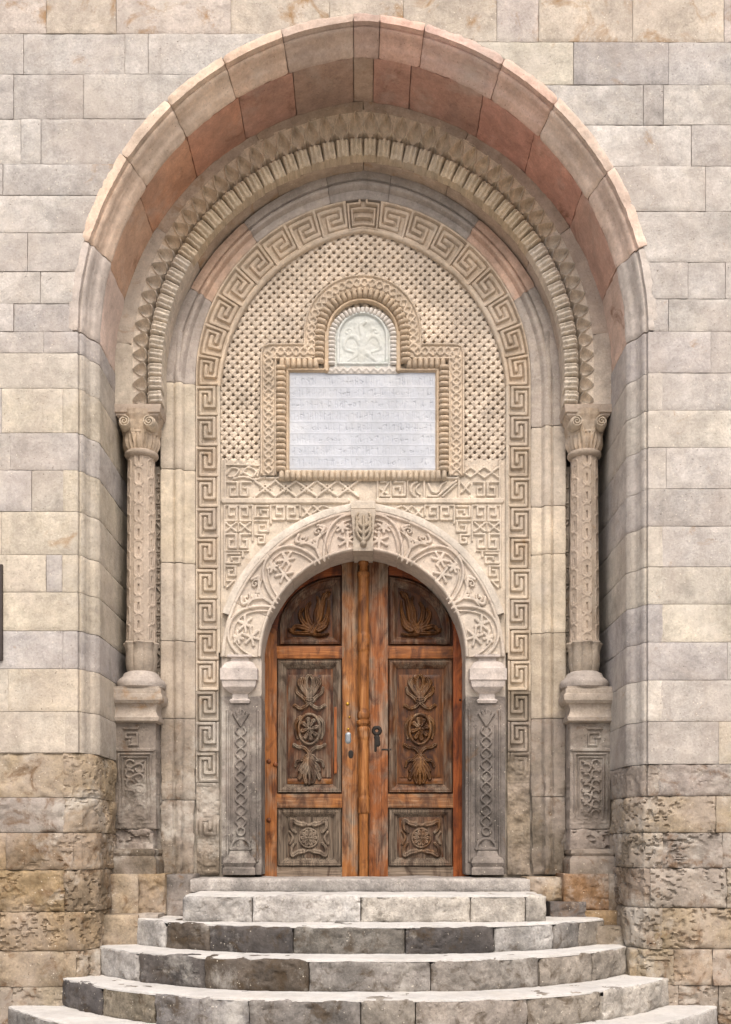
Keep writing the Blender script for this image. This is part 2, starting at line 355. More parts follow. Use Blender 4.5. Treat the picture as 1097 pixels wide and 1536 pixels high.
# ------------------------------------------------------------------ facade wall
PALE = ['c9c0b5', 'c4bab0', 'cfc5b8', 'c6bdb4', 'c1b6ac', 'd0c7bc']; YEL = ['d8c39c', 'd6c6a4', 'cfb88e', 'd9c8a6']; TAN = ['bfa88a', 'b59b7b', 'b8a288', 'a89174']; GREY = ['b8b0aa', 'b3aaa5', 'aea6a2']; OCH = ['a58a63', 'a08058', 'b39a74', '94795a']; DGR = ['9a8f86', '958a82']
K = .84; SAT = .8
def pc(pal, al=.25, k=K, sat=None, mix=0):
    h = pal if isinstance(pal, str) else pal[rng.integers(len(pal))]
    j = 1 + rng.uniform(-.04, .04); c = lin(h, k); c = tuple(x + (y - x) * mix for x, y in zip(c, lin('c6c0b4', k))); S_ = SAT if sat is None else sat; g_ = .25 * c[0] + .6 * c[1] + .15 * c[2]
    return (*[(g_ + (x - g_) * S_) * j * q for x, q in zip(c, (.985, .995, 1.02))], al)
wall = thing('facade_wall', 'tall ashlar wall of pale grey and ochre tuff blocks surrounding the carved portal', 'wall', (0, 0, 0))
def wallstone(x0, x1, z0, z1, col, rough=0, clip=None, side=0, st=None):
    g_ = .0022; x0 += g_; x1 -= g_; z0 += g_; z1 -= g_
    st = st or (.009 if rough else .018); u = ls(0, 1, st / max(x1 - x0, .02)); v = ls(0, 1, st / (z1 - z0)); U, V = np.meshgrid(u, v, indexing='ij')
    Zs = z0 + V * (z1 - z0); Xs = x0 + U * (x1 - x0)
    if clip == 'x':
        lim = arch_x('A', Zs, side) - side * .03
        if side < 0: Xs = x0 + U * np.maximum(np.minimum(x1, lim) - x0, .01)
        else: q = np.minimum(np.maximum(x0, lim), x1 - .01); Xs = q + U * (x1 - q)
    if clip == 'z': lo = np.minimum(np.maximum(z0, arch_z('A', Xs) - .03), z1 - .02); Zs = lo + V * (z1 - lo)
    y = rng.uniform(-.004, .004) + (rng.uniform(-.012, .012) if rough else 0)
    P = np.stack([Xs, np.full(Xs.shape, y), Zs], -1)
    kw = dict(amp=.003, sc=5, bev=.004, bw=.005) if not rough else dict(amp=.016 + .014 * rough, sc=7, pit=.010 + .028 * max(0, rough - .3), psc=24, pth=.08, bev=.011, bw=.012)
    return surf('stone', P, M_ROUGH if rough else M_ASH, wall, col, skirt=.06, **kw)
def corner(side, xo, z0, z1, col, rough=0, ybk=1.42):
    """pier stone that turns the moulded corner; xo = outer joint x"""
    xo = side * max(side * xo, side * (XC + side * hw('A')) + .04)
    o = XC + side * hw('A'); c = XC + side * hw('B'); st = .010 if rough else .02
    pr = [(o + (c - o) * (1 - s), max(y, 0)) for s, y in MOULD][::-1]
    pts = [(xo, 0)] + pr[1:] + [(c, ybk)]
    if rough > .5: pts = [(xo, 0), (o, .0), (o + (c - o) * .5, .04), (c - (c - o) * .12, .15), (c, .22), (c, ybk)]
    pts = resample(pts, st)
    if side > 0: pts = pts[::-1]
    v = ls(z0 + .002, z1 - .002, st); P = np.stack([np.broadcast_to(pts[:, None, 0], (len(pts), len(v))), np.broadcast_to(pts[:, None, 1], (len(pts), len(v))), np.broadcast_to(v[None], (len(pts), len(v)))], -1)
    kw = dict(amp=.004, sc=5, bev=.004, bw=.005) if not rough else dict(amp=.016 + .014 * rough, sc=7, pit=.010 + .028 * max(0, rough - .3), psc=24, bev=.011, bw=.012)
    return surf('corner_stone', P, M_ROUGH if rough else M_ASH, wall, col, skirt=.06, edges='BTL' if side < 0 else 'BTR', sharp=35, **kw)
# rows: (top py, bottom py, joints, palettes per stone from the outer side inwards ... last = corner/arch stone, roughness)
LROWS = [(-80, -18, [-150, 10, 120, 300], PALE, 0), (-18, 50, None, PALE, 0), (50, 111, [-120, 35, 187, 222], PALE, 0), (111, 178, [-90, 20, 125], PALE, 0), (178, 246, [-140, 31, 61], PALE, 0), (246, 293, [-100, 4], PALE, 0),
 (293, 349, [-60], PALE, 0), (349, 407, [-120, 41], PALE, 0), (407, 455, [-60, 60], ['d3c8ba', 'cdc3b6'], 0), (455, 497, [-100, 20], ['cbc0b6', 'c4b9b2'], 0),
 (497, 529, [-80, 65], ['c9bdb2', 'bfb4ae', 'd4c4a8'], 0), (529, 582, [-130, -5], ['d3c6b2', 'd6c8ae'], 0), (582, 649, [-60, 2, 94], ['cfc6ba', 'dccaa6', 'd8c39a'], 0), (649, 705, [-110, 15], ['c8bdb0', 'c3b7ac'], 0),
 (705, 767, [-70, 47, 95], ['c4b9b2', 'cfc0a8', 'dac69c'], 0), (767, 832, [-90, 2], ['d8c49e', 'd9c69f'], 0), (832, 888, [-50, 69, 93], ['d8c49e', 'b9aea6', 'd8c39a'], 0), (888, 946, [-120, -4], ['d8c298', 'd9c59c'], 0),
 (946, 1003, [-70, 94], ['bcb2ac', 'b9aea8'], 0), (1003, 1067, [-140, 12], ['d0bd9c', 'd6bf94'], 0), (1067, 1129, [-60, 101], ['c9b594', 'c2ae8f'], 0),
 (1129, 1196, [-100, 108], ['c7b08a', 'c2aa86'], .6), (1196, 1249, [-80, 97], ['a39a90', 'bba17c'], .9), (1249, 1305, [-120, 8, 109], ['b79a70', 'ac9272', 'a58a68'], .7), (1305, 1368, [-60, 96], ['b09468', 'a58e70'], .7),
 (1368, 1427, [-150, -10], ['b09878', 'ae9470'], .8), (1427, 1481, [-90, 113], ['b5a083', 'ab9578'], .8), (1481, 1545, [-120, 18], ['a3957f', 'aa9a80'], .7), (1545, 1605, [-60, 80], TAN, .6)]
RROWS = [(-80, -18, [1200, 1050, 900, 760], PALE, 0), (-18, 63, None, PALE, 0), (63, 127, [1220, 1003, 860], [GREY[0], GREY[1], 'dccfae'], 0), (127, 187, [1170, 995, 965], PALE, 0), (187, 249, [1200, 1037], PALE, 0),
 (249, 317, [1180, 1058], PALE, 0), (317, 393, [1150], PALE, 0), (393, 448, [1210, 1088, 1032], PALE, 0), (448, 497, [1140, 1003], PALE, 0),
 (497, 559, [1180, 1066], ['c6bcb3', 'c0b5b0'], 0), (559, 615, [1200, 992], ['c4bab0', 'd0c4b2'], 0), (615, 671, [1130], ['d2c5ae'], 0), (671, 733, [1190, 999], ['c5b9ae', 'c9bdb0'], 0), (733, 789, [1150], ['c2b7ad'], 0),
 (789, 850, [1200, 993], ['c6bbb0', 'd3c5aa'], 0), (850, 906, [1160, 978], ['cdbfa6', 'd0c2a8'], 0), (906, 963, [1190, 992], ['d3c3a2', 'bbb0aa'], 0), (963, 1020, [1210, 1091], ['c9bfb4', 'b9aea8'], 0),
 (1020, 1082, [1140, 988], ['c8bcae', 'd0c4b0'], 0), (1082, 1146, [1190, 1078], ['cdb68c', 'b9ab9c'], 0), (1146, 1194, [1150, 986], ['a0948c', 'aa9c8e'], .25), (1194, 1249, [1180, 1074], ['c0ab86', 'b5a184'], .9),
 (1249, 1302, [1200, 1084, 980], ['a99f94', 'a3988c', 'ab9a84'], .9), (1302, 1362, [1160, 1091, 976], ['b8a588', 'ada08f', 'a08a72'], .8), (1362, 1424, [1140, 981], ['b29c78', 'a89882'], .8),
 (1424, 1478, [1190, 1069, 1011], ['a8927a', 'b09470', 'b39f7e'], .7), (1478, 1545, [1150, 1078, 1018], ['a3937c', 'a8967c', 'a08e76'], .6), (1545, 1605, [1180, 1060], TAN, .6)]
for rows, side in ((LROWS, -1), (RROWS, 1)):
    for (yt, yb, jt, pal, ro) in rows:
        if jt is None: continue
        z0, z1 = float(Z(yb)), float(Z(yt)); far = -260 if side < 0 else 1357
        zmid = (z0 + z1) / 2; arched = z0 > Z0 - .02; js = [far] + list(jt)
        al = .22 if not ro else .5
        for k in range(len(js)):
            a_ = float(X(js[k])); last = k == len(js) - 1
            b = float(X(js[k + 1])) if not last else None
            h = pal[min(k - 1, len(pal) - 1)] if (pal not in (PALE, TAN) and k > 0) else (pal if pal in (PALE, TAN) else pal[0])
            c = pc(h, al + rng.uniform(-.1, .12), sat=.66 if not ro else 1.0, mix=.32 if not ro else .15, k=.74 if not ro else .56); off = (js[k] < -60 or js[k] > 1160)
            if last and not arched: corner(side, a_, z0, z1, c, ro)
            else:
                if last: b = XC
                if yt < 0 and last: b = XC
                wallstone(min(a_, b), max(a_, b), z0, z1, c, ro, 'x' if (last and yt > 0) else None, side, .03 if (off and not last) else None)
top = [-260, -110, 69, 174, 346, 494, 605, 745, 808, 949, 1086, 1230, 1357]
for k in range(len(top) - 1):
    z0 = float(Z(50 if top[k] < 548 else 63)); wallstone(float(X(top[k])), float(X(top[k + 1])), z0, float(Z(-18)), pc(['c2b5a8', 'bcb0a6', 'c4b6a2'], .55), 0, 'z')
# core behind the stones, with the portal recess left open
def box(x0, x1, y0, y1, z0, z1):
    return [(x0, y0, z0), (x1, y0, z0), (x1, y1, z0), (x0, y1, z0), (x0, y0, z1), (x1, y0, z1), (x1, y1, z1), (x0, y1, z1)]
BQ = np.array([[0, 1, 5, 4], [1, 2, 6, 5], [2, 3, 7, 6], [3, 0, 4, 7], [4, 5, 6, 7], [3, 2, 1, 0]])
def boxes(name, L, mat, par, col):
    V = np.vstack([box(*b) for b in L]); Q = np.vstack([BQ + 8 * k for k in range(len(L))]); return mkmesh(name, V, Q, mat, par, col, 30)
cl, cr_ = XC - hw('B') - .05, XC + hw('B') + .05
boxes('wall_core', [(-9, XC - hw('A') - .02, .015, 2, float(Z(1130)), 9), (XC + hw('A') + .02, 9, .015, 2, float(Z(1146)), 9), (-9, XC - hw('A') - .02, .08, 2, 0, float(Z(1130))), (XC + hw('A') + .02, 9, .08, 2, 0, float(Z(1146))), (cl - .2, cr_ + .2, 1.42, 2.1, 0, 9), (XC - 1.74, XC - 1.0, 1.035, 1.42, .5, 3.4), (XC + 1.0, XC + 1.74, 1.035, 1.42, .5, 3.4), (XC - 1.74, XC - 1.3, 1.035, 1.42, 3.4, 5.75), (XC + 1.3, XC + 1.74, 1.035, 1.42, 3.4, 5.75), (-9, 9, .012, 2, 8.27, 10.5), (cl - .3, cl, .3, 1.6, 0, 5.76), (cr_, cr_ + .3, .3, 1.6, 0, 5.76)], M_MORTAR, wall, (*lin('b5aa9c', .7), .3))
# spandrel core above the springing: follows the arch so that it never enters the opening
for sd in (-1, 1):
    zz = np.linspace(5.7, 8.27, 30); xi = arch_x('A', zz, sd); V = []; 
    for z_, x_ in zip(zz, xi): V += [(x_ + sd * .005, .015, z_), (sd * 2.5 if abs(x_) < 2.5 else x_ + sd * .3, .015, z_)]
    n = len(zz); Q = [[2 * i, 2 * i + 1, 2 * i + 3, 2 * i + 2] if sd > 0 else [2 * i + 1, 2 * i, 2 * i + 2, 2 * i + 3] for i in range(n - 1)]
    mkmesh('spandrel_core', V, Q, M_MORTAR, wall, (*lin('b5aa9c', .7), .3))
# ------------------------------------------------------------------ outer arch
oarch = thing('pointed_outer_arch', 'big pointed outer arch of moulded pink tuff voussoirs with a red-brown soffit', 'arch', (XC, 0, Z0))
PK = ['d9bda6', 'd6b8a0', 'cdb5a2', 'cfae98']
jl = [(0, 0)] ; jphi = [0., phi_px(140, 365, 0)] + [phi_px(x, y, 0) for x, y in ((205, 248), (268, 172), (345, 110), (428, 70), (530, 40))] + [phi_px(x, y, 0) for x, y in ((569, 42), (634, 55), (748, 105), (824, 165), (905, 262), (948, 375))] + [math.pi]
vc = ['c9bdb2', 'e0c4aa', 'dcc4ac', 'd8c0a8', 'e0c2a8', 'c9b2a0', 'c4a898', 'd8b09c', 'd4b2a2', 'dab8a4', 'dcc4b0', 'dcc2ae', 'c9bfb4']
pr = resample([(s, y) for s, y in MOULD] + [(1.0, .03)], .035)
pr = np.array([(s, y - .012 if s > .61 and y < .001 else y) for s, y in np.vstack([resample([(s * .3, y) for s, y in MOULD], .012)]) / np.array([.3, 1])])
for k in range(len(jphi) - 1):
    P, ph = loft('B', 'A', jphi[k] + .0012, jphi[k + 1] - .0012, pr, .022)
    if k in (0, len(jphi) - 2): P[..., 1] = np.maximum(P[..., 1], -.002)
    surf('voussoir', P, M_PINK, oarch, pc(vc[k], .2, .84, .9), amp=.007, sc=11, bev=.010, bw=.012, pit=.004, psc=30, edges='LRT', skirt=.05, sharp=35)
sphi = [0., phi_px(165, 400, .22)] + [phi_px(x, y, .5) for x, y in ((212, 320), (285, 235), (362, 178), (441, 140), (530, 112), (560, 112), (617, 120), (725, 165), (800, 225), (862, 318))] + [phi_px(930, 400, .22), math.pi]
scol = ['b9a394', 'b08a6c', 'b0805f', 'ac7a5e', '9c7460', '8f7563', '97806c', 'a07866', '96705f', 'a97866', 'ab7a66', 'ac8470', 'b59a88']
for k in range(len(sphi) - 1):
    prs = [(0, y) for y in np.arange(.80, .215, -.03)]
    P, ph = loft('B', 'A', sphi[k] + .0014, sphi[k + 1] - .0014, prs, .035); surf('soffit_stone', P, M_PINK, oarch, pc(scol[k], .4, 1.3, .82), amp=.009, sc=6, pit=.012, psc=18, pth=.25, bev=.008, bw=.015, edges='LRT', skirt=.04)
# ------------------------------------------------------------------ leaf arch
larch = thing('leaf_carved_arch', 'recessed arch ringed with pointed stone leaves above a row of rounded dentils', 'arch', (XC, .7, Z0))
lphi = [-.165, phi_px(185, 515, .72), phi_px(240, 345, .72), phi_px(385, 205, .72), phi_px(545, 160, .72), phi_px(700, 205, .72), phi_px(850, 345, .72), phi_px(905, 500, .72), math.pi + .165]
lcol = ['cdbfa8', 'c9b9a4', 'bfa88e', 'b8a084', 'b39c84', 'b8a089', 'c2ad98', 'c8b8a4']
for k in range(len(lphi) - 1):
    pa = [(0, y) for y in (.98, .94, .90, .86, .83, .81)] + [(q, .80) for q in np.linspace(.012, 1.0, 14)]
    Pa, ph = loft('din', 'tip', lphi[k] + .001, lphi[k + 1] - .001, pa, .022); ph = np.linspace(lphi[k] + .001, lphi[k + 1] - .001, len(Pa)); T_, B_ = ring('tip', ph), ring('B', ph)
    q = T_[:, None] + (B_ - T_)[:, None] * np.linspace(.01, 1.03, 14)[None, :, None]; Pb = np.stack([q[..., 0], np.full(q.shape[:2], .708), q[..., 1]], -1); P = np.concatenate([Pa, Pb], 1)
    surf('ring_stone', P, M_CARVE, larch, pc(lcol[k], .3 if k not in (2, 3, 4) else .5), amp=.006, sc=7, bev=.006, bw=.01, edges='LR', skirt=.04, sharp=35)
def local_mesh(name, P, mat):
    W = np.pad(P, ((1, 1), (1, 1), (0, 0)), 'edge'); W[0, :, 2] = W[-1, :, 2] = W[:, 0, 2] = W[:, -1, 2] = -.065
    o = mkmesh(name, W.reshape(-1, 3), gridq(*W.shape[:2]), mat, None, None, 60); me = o.data; bpy.data.objects.remove(o); return me
av = np.linspace(-.5, .5, 33); vv = np.linspace(0, 1.12, 33); A2, V2 = np.meshgrid(av, vv, indexing='ij')
vt = .27; wl = np.where(V2 < vt, .44 * np.sqrt(np.clip(1 - ((V2 - vt) / vt) ** 2, 0, 1)), .44 * np.clip(1 - np.clip((V2 - vt) / (1 - vt), 0, 1) ** 1.35, 0, 1) ** .85)
q_ = np.where(V2 < 1, np.abs(A2) / np.maximum(wl, .012), 9); scoop = np.clip(1 - q_ ** 2, 0, 1) ** .8
rim = np.exp(-((np.abs(A2) - wl) / .05) ** 2) * (V2 < 1.03)
below = sstep((q_ - 1.25) / .35) * (V2 < vt)
leafP = np.stack([A2 * (1 + .07 * V2), V2, .028 + .022 * rim - .058 * scoop * (1 - .35 * V2) - .07 * below + .03 * np.clip(1 - V2 / vt, 0, 1) * scoop], -1)
LEAF = local_mesh('leaf', leafP, M_CARVE)
dv_ = np.linspace(0, 1, 14); du_ = np.linspace(-1, 1, 15); DU, DV = np.meshgrid(du_, dv_, indexing='ij')
prof_d = np.sqrt(np.clip(1 - np.abs(DU) ** 3.4, 0, 1)) * (1 - .42 * np.exp(-((np.abs(DU) - .38) / .13) ** 2)); le = sstep(DV / .2) * .35 + .65 - .55 * sstep((DV - .8) / .2)
dentP = np.stack([DU * .485 * (1 - .02 * DV), DV, .0 + .078 * prof_d * le * (1 - .18 * np.exp(-((DV - .3) / .14) ** 2))], -1)
DENT = local_mesh('dentil', dentP, M_CARVE)
def place(me, name, x, z, Y, ph, sx, sy, par, col, sz=1.):
    o = bpy.data.objects.new(name, me); link(o, par); rad = Vector((-math.cos(ph), 0, math.sin(ph))); tan = Vector((math.sin(ph), 0, math.cos(ph))); n = Vector((0, -1, 0))
    M = Matrix.Identity(4)
    for r in range(3): M[r][0] = tan[r] * sx; M[r][1] = rad[r] * sy; M[r][2] = n[r] * sz; M[r][3] = (x, Y, z)[r] - base_of(par)[r]
    o.matrix_local = M; o.color = (*col[:3], col[3]); return o
NL = 54; pp = np.linspace(-.155, math.pi + .155, 4000); bp_ = ring('base', pp); L = np.concatenate([[0], np.cumsum(np.linalg.norm(np.diff(bp_, axis=0), axis=1))])
for k in range(NL):
    s = (k + .5) / NL * L[-1]; ph = float(np.interp(s, L, pp)); b = ring('base', ph); t_ = ring('tip', ph); i_ = ring('din', ph); sp = L[-1] / NL
    q = (b - i_); an = ph; cc = pc('d2bb9c' if .6 < ph < 2.5 else 'd6c6b0', .2, .95)
    dirv = math.atan2((t_ - ring('din', ph))[1], -(t_ - ring('din', ph))[0])
    place(LEAF, 'leaf', b[0], b[1], .738, ph, sp * 1.01, np.linalg.norm(t_ - b) * .98, larch, cc, rng.uniform(.97, 1.06))
    place(DENT, 'dentil', i_[0], i_[1], .735, ph, sp * .98, np.linalg.norm(b - i_) * .88, larch, pc('cdb896' if .6 < ph < 2.5 else 'd8cab4', .15), rng.uniform(.85, 1.1))
# ------------------------------------------------------------------ inner moulded arch and its jambs
iarch = thing('inner_moulded_arch', 'plain moulded inner arch in grey and pink stone running down both cream jambs', 'arch', (XC, .95, 1.43))
IM = [(0, .985), (.02, .965), (.10, .958), (.2, .957), (.3, .958), (.33, .95), (.35, .93), (.40, .915), (.48, .91), (.56, .92), (.60, .938), (.62, .928), (.64, .918), (.8, .915), (.97, .918), (1, .93), (1.0, 1.0)]
imr = resample([(s * .3, y) for s, y in IM], .014) / np.array([.3, 1])
iphi = [0.02, phi_px(318, 452, .95), phi_px(380, 355, .95), phi_px(492, 285, .95), phi_px(584, 285, .95), phi_px(705, 350, .95), phi_px(770, 450, .95), math.pi - .02]
ic = ['b3a69a', 'cda98c', 'a89d92', '9d948b', 'a2988e', 'c9a48a', 'b0a497']
for k in range(len(iphi) - 1):
    P, ph = loft('Ei', 'Eo', iphi[k] + .001, iphi[k + 1] - .001, imr, .03); surf('moulding_stone', P, M_CARVE, iarch, pc(ic[k], .15), amp=.004, sc=7, bev=.005, bw=.01, edges='LR', skirt=.03, sharp=35)
def strip(name, side, xi, xo, prof, py0, py1, mat, par, col, st=.016, er=None, **k):
    """vertical moulding: prof s 0 (inner, near door) .. 1 (outer)"""
    xs = np.array([xi + (xo - xi) * s for s, y in prof]); ys = np.array([y for s, y in prof]); o = slice(None, None, -1) if side < 0 else slice(None)
    xs, ys = xs[o], ys[o]; z = ls(float(Z(py1, .95)), float(Z(py0, .95)), st); P = np.stack([np.broadcast_to(xs[:, None], (len(xs), len(z))), np.broadcast_to(ys[:, None], (len(xs), len(z))), np.broadcast_to(z[None], (len(xs), len(z)))], -1)
    H = None
    if er is not None:
        e = np.clip(er(1270 + (EZ - z) * F / 8.95)[None] + .8 * fbm(P, 5, 31, 3), 0, 1); H = -e * (.014 + .034 * fbm(P, 8, 8, 4))
    return surf(name, P, mat, par, col, H=H, **k)
def erf(a_, b): return lambda py: np.clip((np.asarray(py) - a_) / (b - a_), 0, 1) * 1.25 - .25
for sd in (-1, 1):
    xi, xo = XC + sd * hw('Ei'), XC + sd * hw('Eo')
    js = [(497, 575, 'b5a99e', 0), (575, 705, 'd2c3aa', 0), (705, 845, 'd3c3a6', 0), (845, 962, 'c3b49e', 0), (962, 1078, 'bcab94', 0), (1078, 1200, 'a8977f', 1), (1200, 1312, 'a08f79', 1)]
    if sd > 0: js = [(497, 640, 'b8ab9c', 0), (640, 760, 'cdbea8', 0), (760, 832, 'd0c0a6', 0), (832, 950, 'c9b99f', 0), (950, 1078, 'c4b399', 0), (1078, 1195, '9d8e7a', 1), (1195, 1312, '93846f', 1)]
    for (a_, b, c, ro) in js: strip('jamb_stone', sd, xi, xo, imr, a_ + .5, b - .5, M_ROUGH if ro else M_CARVE, iarch, pc(c, .5 if ro else .2, .58 if ro else (.72 if a_ > 940 else K * .97)), er=erf(1085, 1200) if ro else None, amp=.004, sc=6, bev=.006, bw=.01, edges='BT', skirt=.03, sharp=35)  # lower stones darker: dirt plus the dimmer light there, painted into the colour
# ------------------------------------------------------------------ meander border
mean = thing('meander_border', 'band of carved Greek key meander framing the lattice panel and door', 'border', (XC, .97, 1.43))
def key_rel(r, flip, W, Hh):
    f = (lambda x: W - x) if flip else (lambda x: x)
    L_ = lambda q: [(f(x * W), y * Hh) for x, y in q]
    w = W * .072; h = .028
    r.line(L_([(.06, .95), (.80, .95), (.80, .33), (.40, .33), (.40, .66)]), w, h, soft=w * .7)
    r.line(L_([(.96, .08), (.20, .08), (.20, .80), (.60, .80), (.60, .50)]), w, h, soft=w * .7)
    r.line(L_([(.96, .08), (.96, 1.08)]), w * .8, h, soft=w * .7); r.line(L_([(.03, -.05), (.03, 1.05)]), w * .7, h, soft=w * .6)
def key_unit_arch(p0, p1, flip, col):
    W = .195; a_ = ring('Ei', p0); b = ring('Ei', p1); c = ring('F', p0); e = ring('F', p1); Hh = .5 * (np.linalg.norm(a_ - b) + np.linalg.norm(c - e))
    u = np.linspace(0, W, 38); v = np.linspace(0, Hh, 48); r = Rel(u, v); key_rel(r, False, W, Hh)
    ph = np.linspace(p0, p1, 48)
    A_, B_ = ring('Ei', ph), ring('F', ph)               # u: from outer (Ei) to inner (F), v along the arch upwards
    q = A_[None] + (B_ - A_)[None] * (u / W)[:, None, None]; P = np.stack([q[..., 0], np.full(q.shape[:2], .99), q[..., 1]], -1); H = r.H
    if flip: P = P[::-1]; H = H[::-1]
    surf('key_block', P, M_CARVE, mean, col, H=H, amp=.004, sc=9, bev=0, skirt=.03, sharp=60)
nk = 8; pe = math.pi / 2 - .095; ks = np.linspace(0, 1, nk + 1)
phs = np.linspace(0.0, pe, 900); mid = .5 * (ring('Ei', phs) + ring('F', phs)); Lm = np.concatenate([[0], np.cumsum(np.linalg.norm(np.diff(mid, axis=0), axis=1))]); kp = np.interp(ks * Lm[-1], Lm, phs)
for k in range(nk):
    key_unit_arch(kp[k], kp[k + 1], False, pc('c6b093', .25)); key_unit_arch(math.pi - kp[k], math.pi - kp[k + 1], True, pc('c4ae92', .25))
# the symmetric block at the apex
def apex_key():
    W = .195; u = np.linspace(-.145, .145, 60); v = np.linspace(0, W, 40); r = Rel(u, v); w = .0105; h = .034
    for s in (-1, 1):
        r.line([(s * .13, 0), (s * .13, .17), (s * .03, .17), (s * .03, .19)], w, h); r.line([(s * .10, .03), (s * .10, .135), (0, .135)], w, h); r.line([(s * .10, .03), (0, .03)], w, h); r.line([(s * .065, .08), (0, .08)], w, h)
        r.line([(s * .145, .006), (0, .006)], w * .7, h)
    ph = np.linspace(pe, math.pi - pe, 60); A_, B_ = ring('F', ph), ring('Ei', ph); q = A_[:, None] + (B_ - A_)[:, None] * (v / W)[None, :, None]
    surf('key_block', np.stack([q[..., 0], np.full(q.shape[:2], .99), q[..., 1]], -1), M_CARVE, mean, pc('c4ad90', .25), H=r.H, amp=.004, bev=0, skirt=.03, sharp=60)
apex_key()
zt, zb = Z0, float(Z(1312, .97)); nj = 16; hz = (zt - zb) / nj
for sd in (-1, 1):
    for k in range(nj):
        z1 = zt - k * hz; z0 = z1 - hz; W = .195; u = np.linspace(0, W, 38); v = np.linspace(0, hz, 48); r = Rel(u, v); key_rel(r, sd > 0, W, hz)
        xa = XC - hw('Ei') if sd < 0 else XC + hw('F'); U, Vv = np.meshgrid(u / W * (hw('Ei') - hw('F')), v, indexing='ij'); P = np.stack([xa + U, np.full(U.shape, .99), z0 + Vv], -1)
        py = 1270 + (EZ - P[..., 2]) * F / 8.98; e = np.clip(np.clip((py - (1165 if sd < 0 else 1125)) / 25, 0, 1) * 1.3 - .2 + .8 * fbm(P, 5, 3, 3), 0, 1) * (py > 1090)
        if sd < 0: e = e * (1 - .85 * sstep(1 - np.abs(py - 1243) / 22))
        H = r.H * (1 - e) - e * (.012 + .04 * fbm(P, 8, 4, 4))
        g_ = .0 if k not in (5, 9, 12) else .004
        P[..., 2] = np.clip(P[..., 2], z0 + g_, z1)
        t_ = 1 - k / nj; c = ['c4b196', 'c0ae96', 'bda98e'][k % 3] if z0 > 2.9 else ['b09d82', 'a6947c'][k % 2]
        surf('key_block', P, M_CARVE if z0 > 2.6 else M_ROUGH, mean, pc(c, .3, K if z0 > 2.9 else .54), H=H, amp=.004, sc=9, bev=0, skirt=.03, sharp=60)  # low blocks darkened: grime, and shade put into the base colour
# ------------------------------------------------------------------ tympanum lattice
tym = thing('lattice_tympanum', 'arched panel of pierced basketweave stone lattice around the white inscription', 'stone panel', (XC, 1.02, float(Z(706, 1.0))))
TY = 1.0
def lattice():
    k = F / (CD + TY); u = ls(328, 760, .0046 * k); v = ls(-706, -338, .0046 * k); U, V = np.meshgrid(u, v, indexing='ij')
    Pz = np.stack([X(U, TY), np.full(U.shape, TY), Z(-V, TY)], -1)
    wob = 1.6 * fbm(Pz, 2.5, 4, 3); wo2 = 1.6 * fbm(Pz, 2.7, 14, 3); pu, pv = 13.7, 13.3
    a_ = (U + wob) / pu + (V + wo2) / pv; b = (U + wob) / pu - (V + wo2) / pv
    fa, fb = np.abs((a_ % 1) - .5), np.abs((b % 1) - .5)       # 0 in the middle of a strip
    hs = .285 + .05 * fbm(Pz, 7, 23, 2)
    hole = sstep((np.minimum(fa, fb) - hs) / .085)
    ar, br = (a_ % 1) - .5, (b % 1) - .5
    over = np.where(fa < fb, np.cos(np.pi * br) ** 2, .35 + .3 * np.sin(np.pi * ar))
    H = .007 * over - .006 * sstep((np.maximum(fa, fb) - .3) / .15) - .07 * hole - .002
    rr = np.hypot(0, 0)
    x, z = Pz[..., 0], Pz[..., 2]; inside = np.where(z > CV['F'][1], np.abs(x - XC) < np.sqrt(np.maximum(CV['F'][2] ** 2 - (z - CV['F'][1]) ** 2, 0)) - CV['F'][0] + .03, np.abs(x - XC) < hw('F') + .03) & ~((np.abs(U - 543.5) < 108) & (-V > 562) & (-V < 700)) & ~((np.abs(U - 543.5) < 38) & (-V > 480) & (-V < 566))
    surf('lattice', Pz, M_CARVE, tym, pc('d2c0a8', .22, .95), H=H, amp=.003, sc=10, bev=0, keep=inside, sharp=60)
lattice()
# rim fillet of the lattice
P, ph = loft('F', 'Ei', 0.0, math.pi, [(-.09, 1.0), (-.085, .975), (-.04, .962), (.03, .962), (.06, .975), (.06, 1.0)], .03); surf('rim', P, M_CARVE, tym, pc('cbb69a', .2), amp=.003, bev=0, skirt=.02)
for sd in (-1, 1):
    xx = XC + sd * hw('F'); o = [(-.016, 1.0), (-.015, .972), (.0, .962), (.012, .966), (.014, 1.0)]; z = ls(float(Z(980, 1.0)), Z0, .03); q = np.array(o)
    P = np.stack([np.broadcast_to(xx + q[:, None, 0], (5, len(z))), np.broadcast_to(q[:, None, 1], (5, len(z))), np.broadcast_to(z[None], (5, len(z)))], -1); surf('rim', P, M_CARVE, tym, pc('cfc0a8', .2), amp=.003, bev=0, skirt=.01)
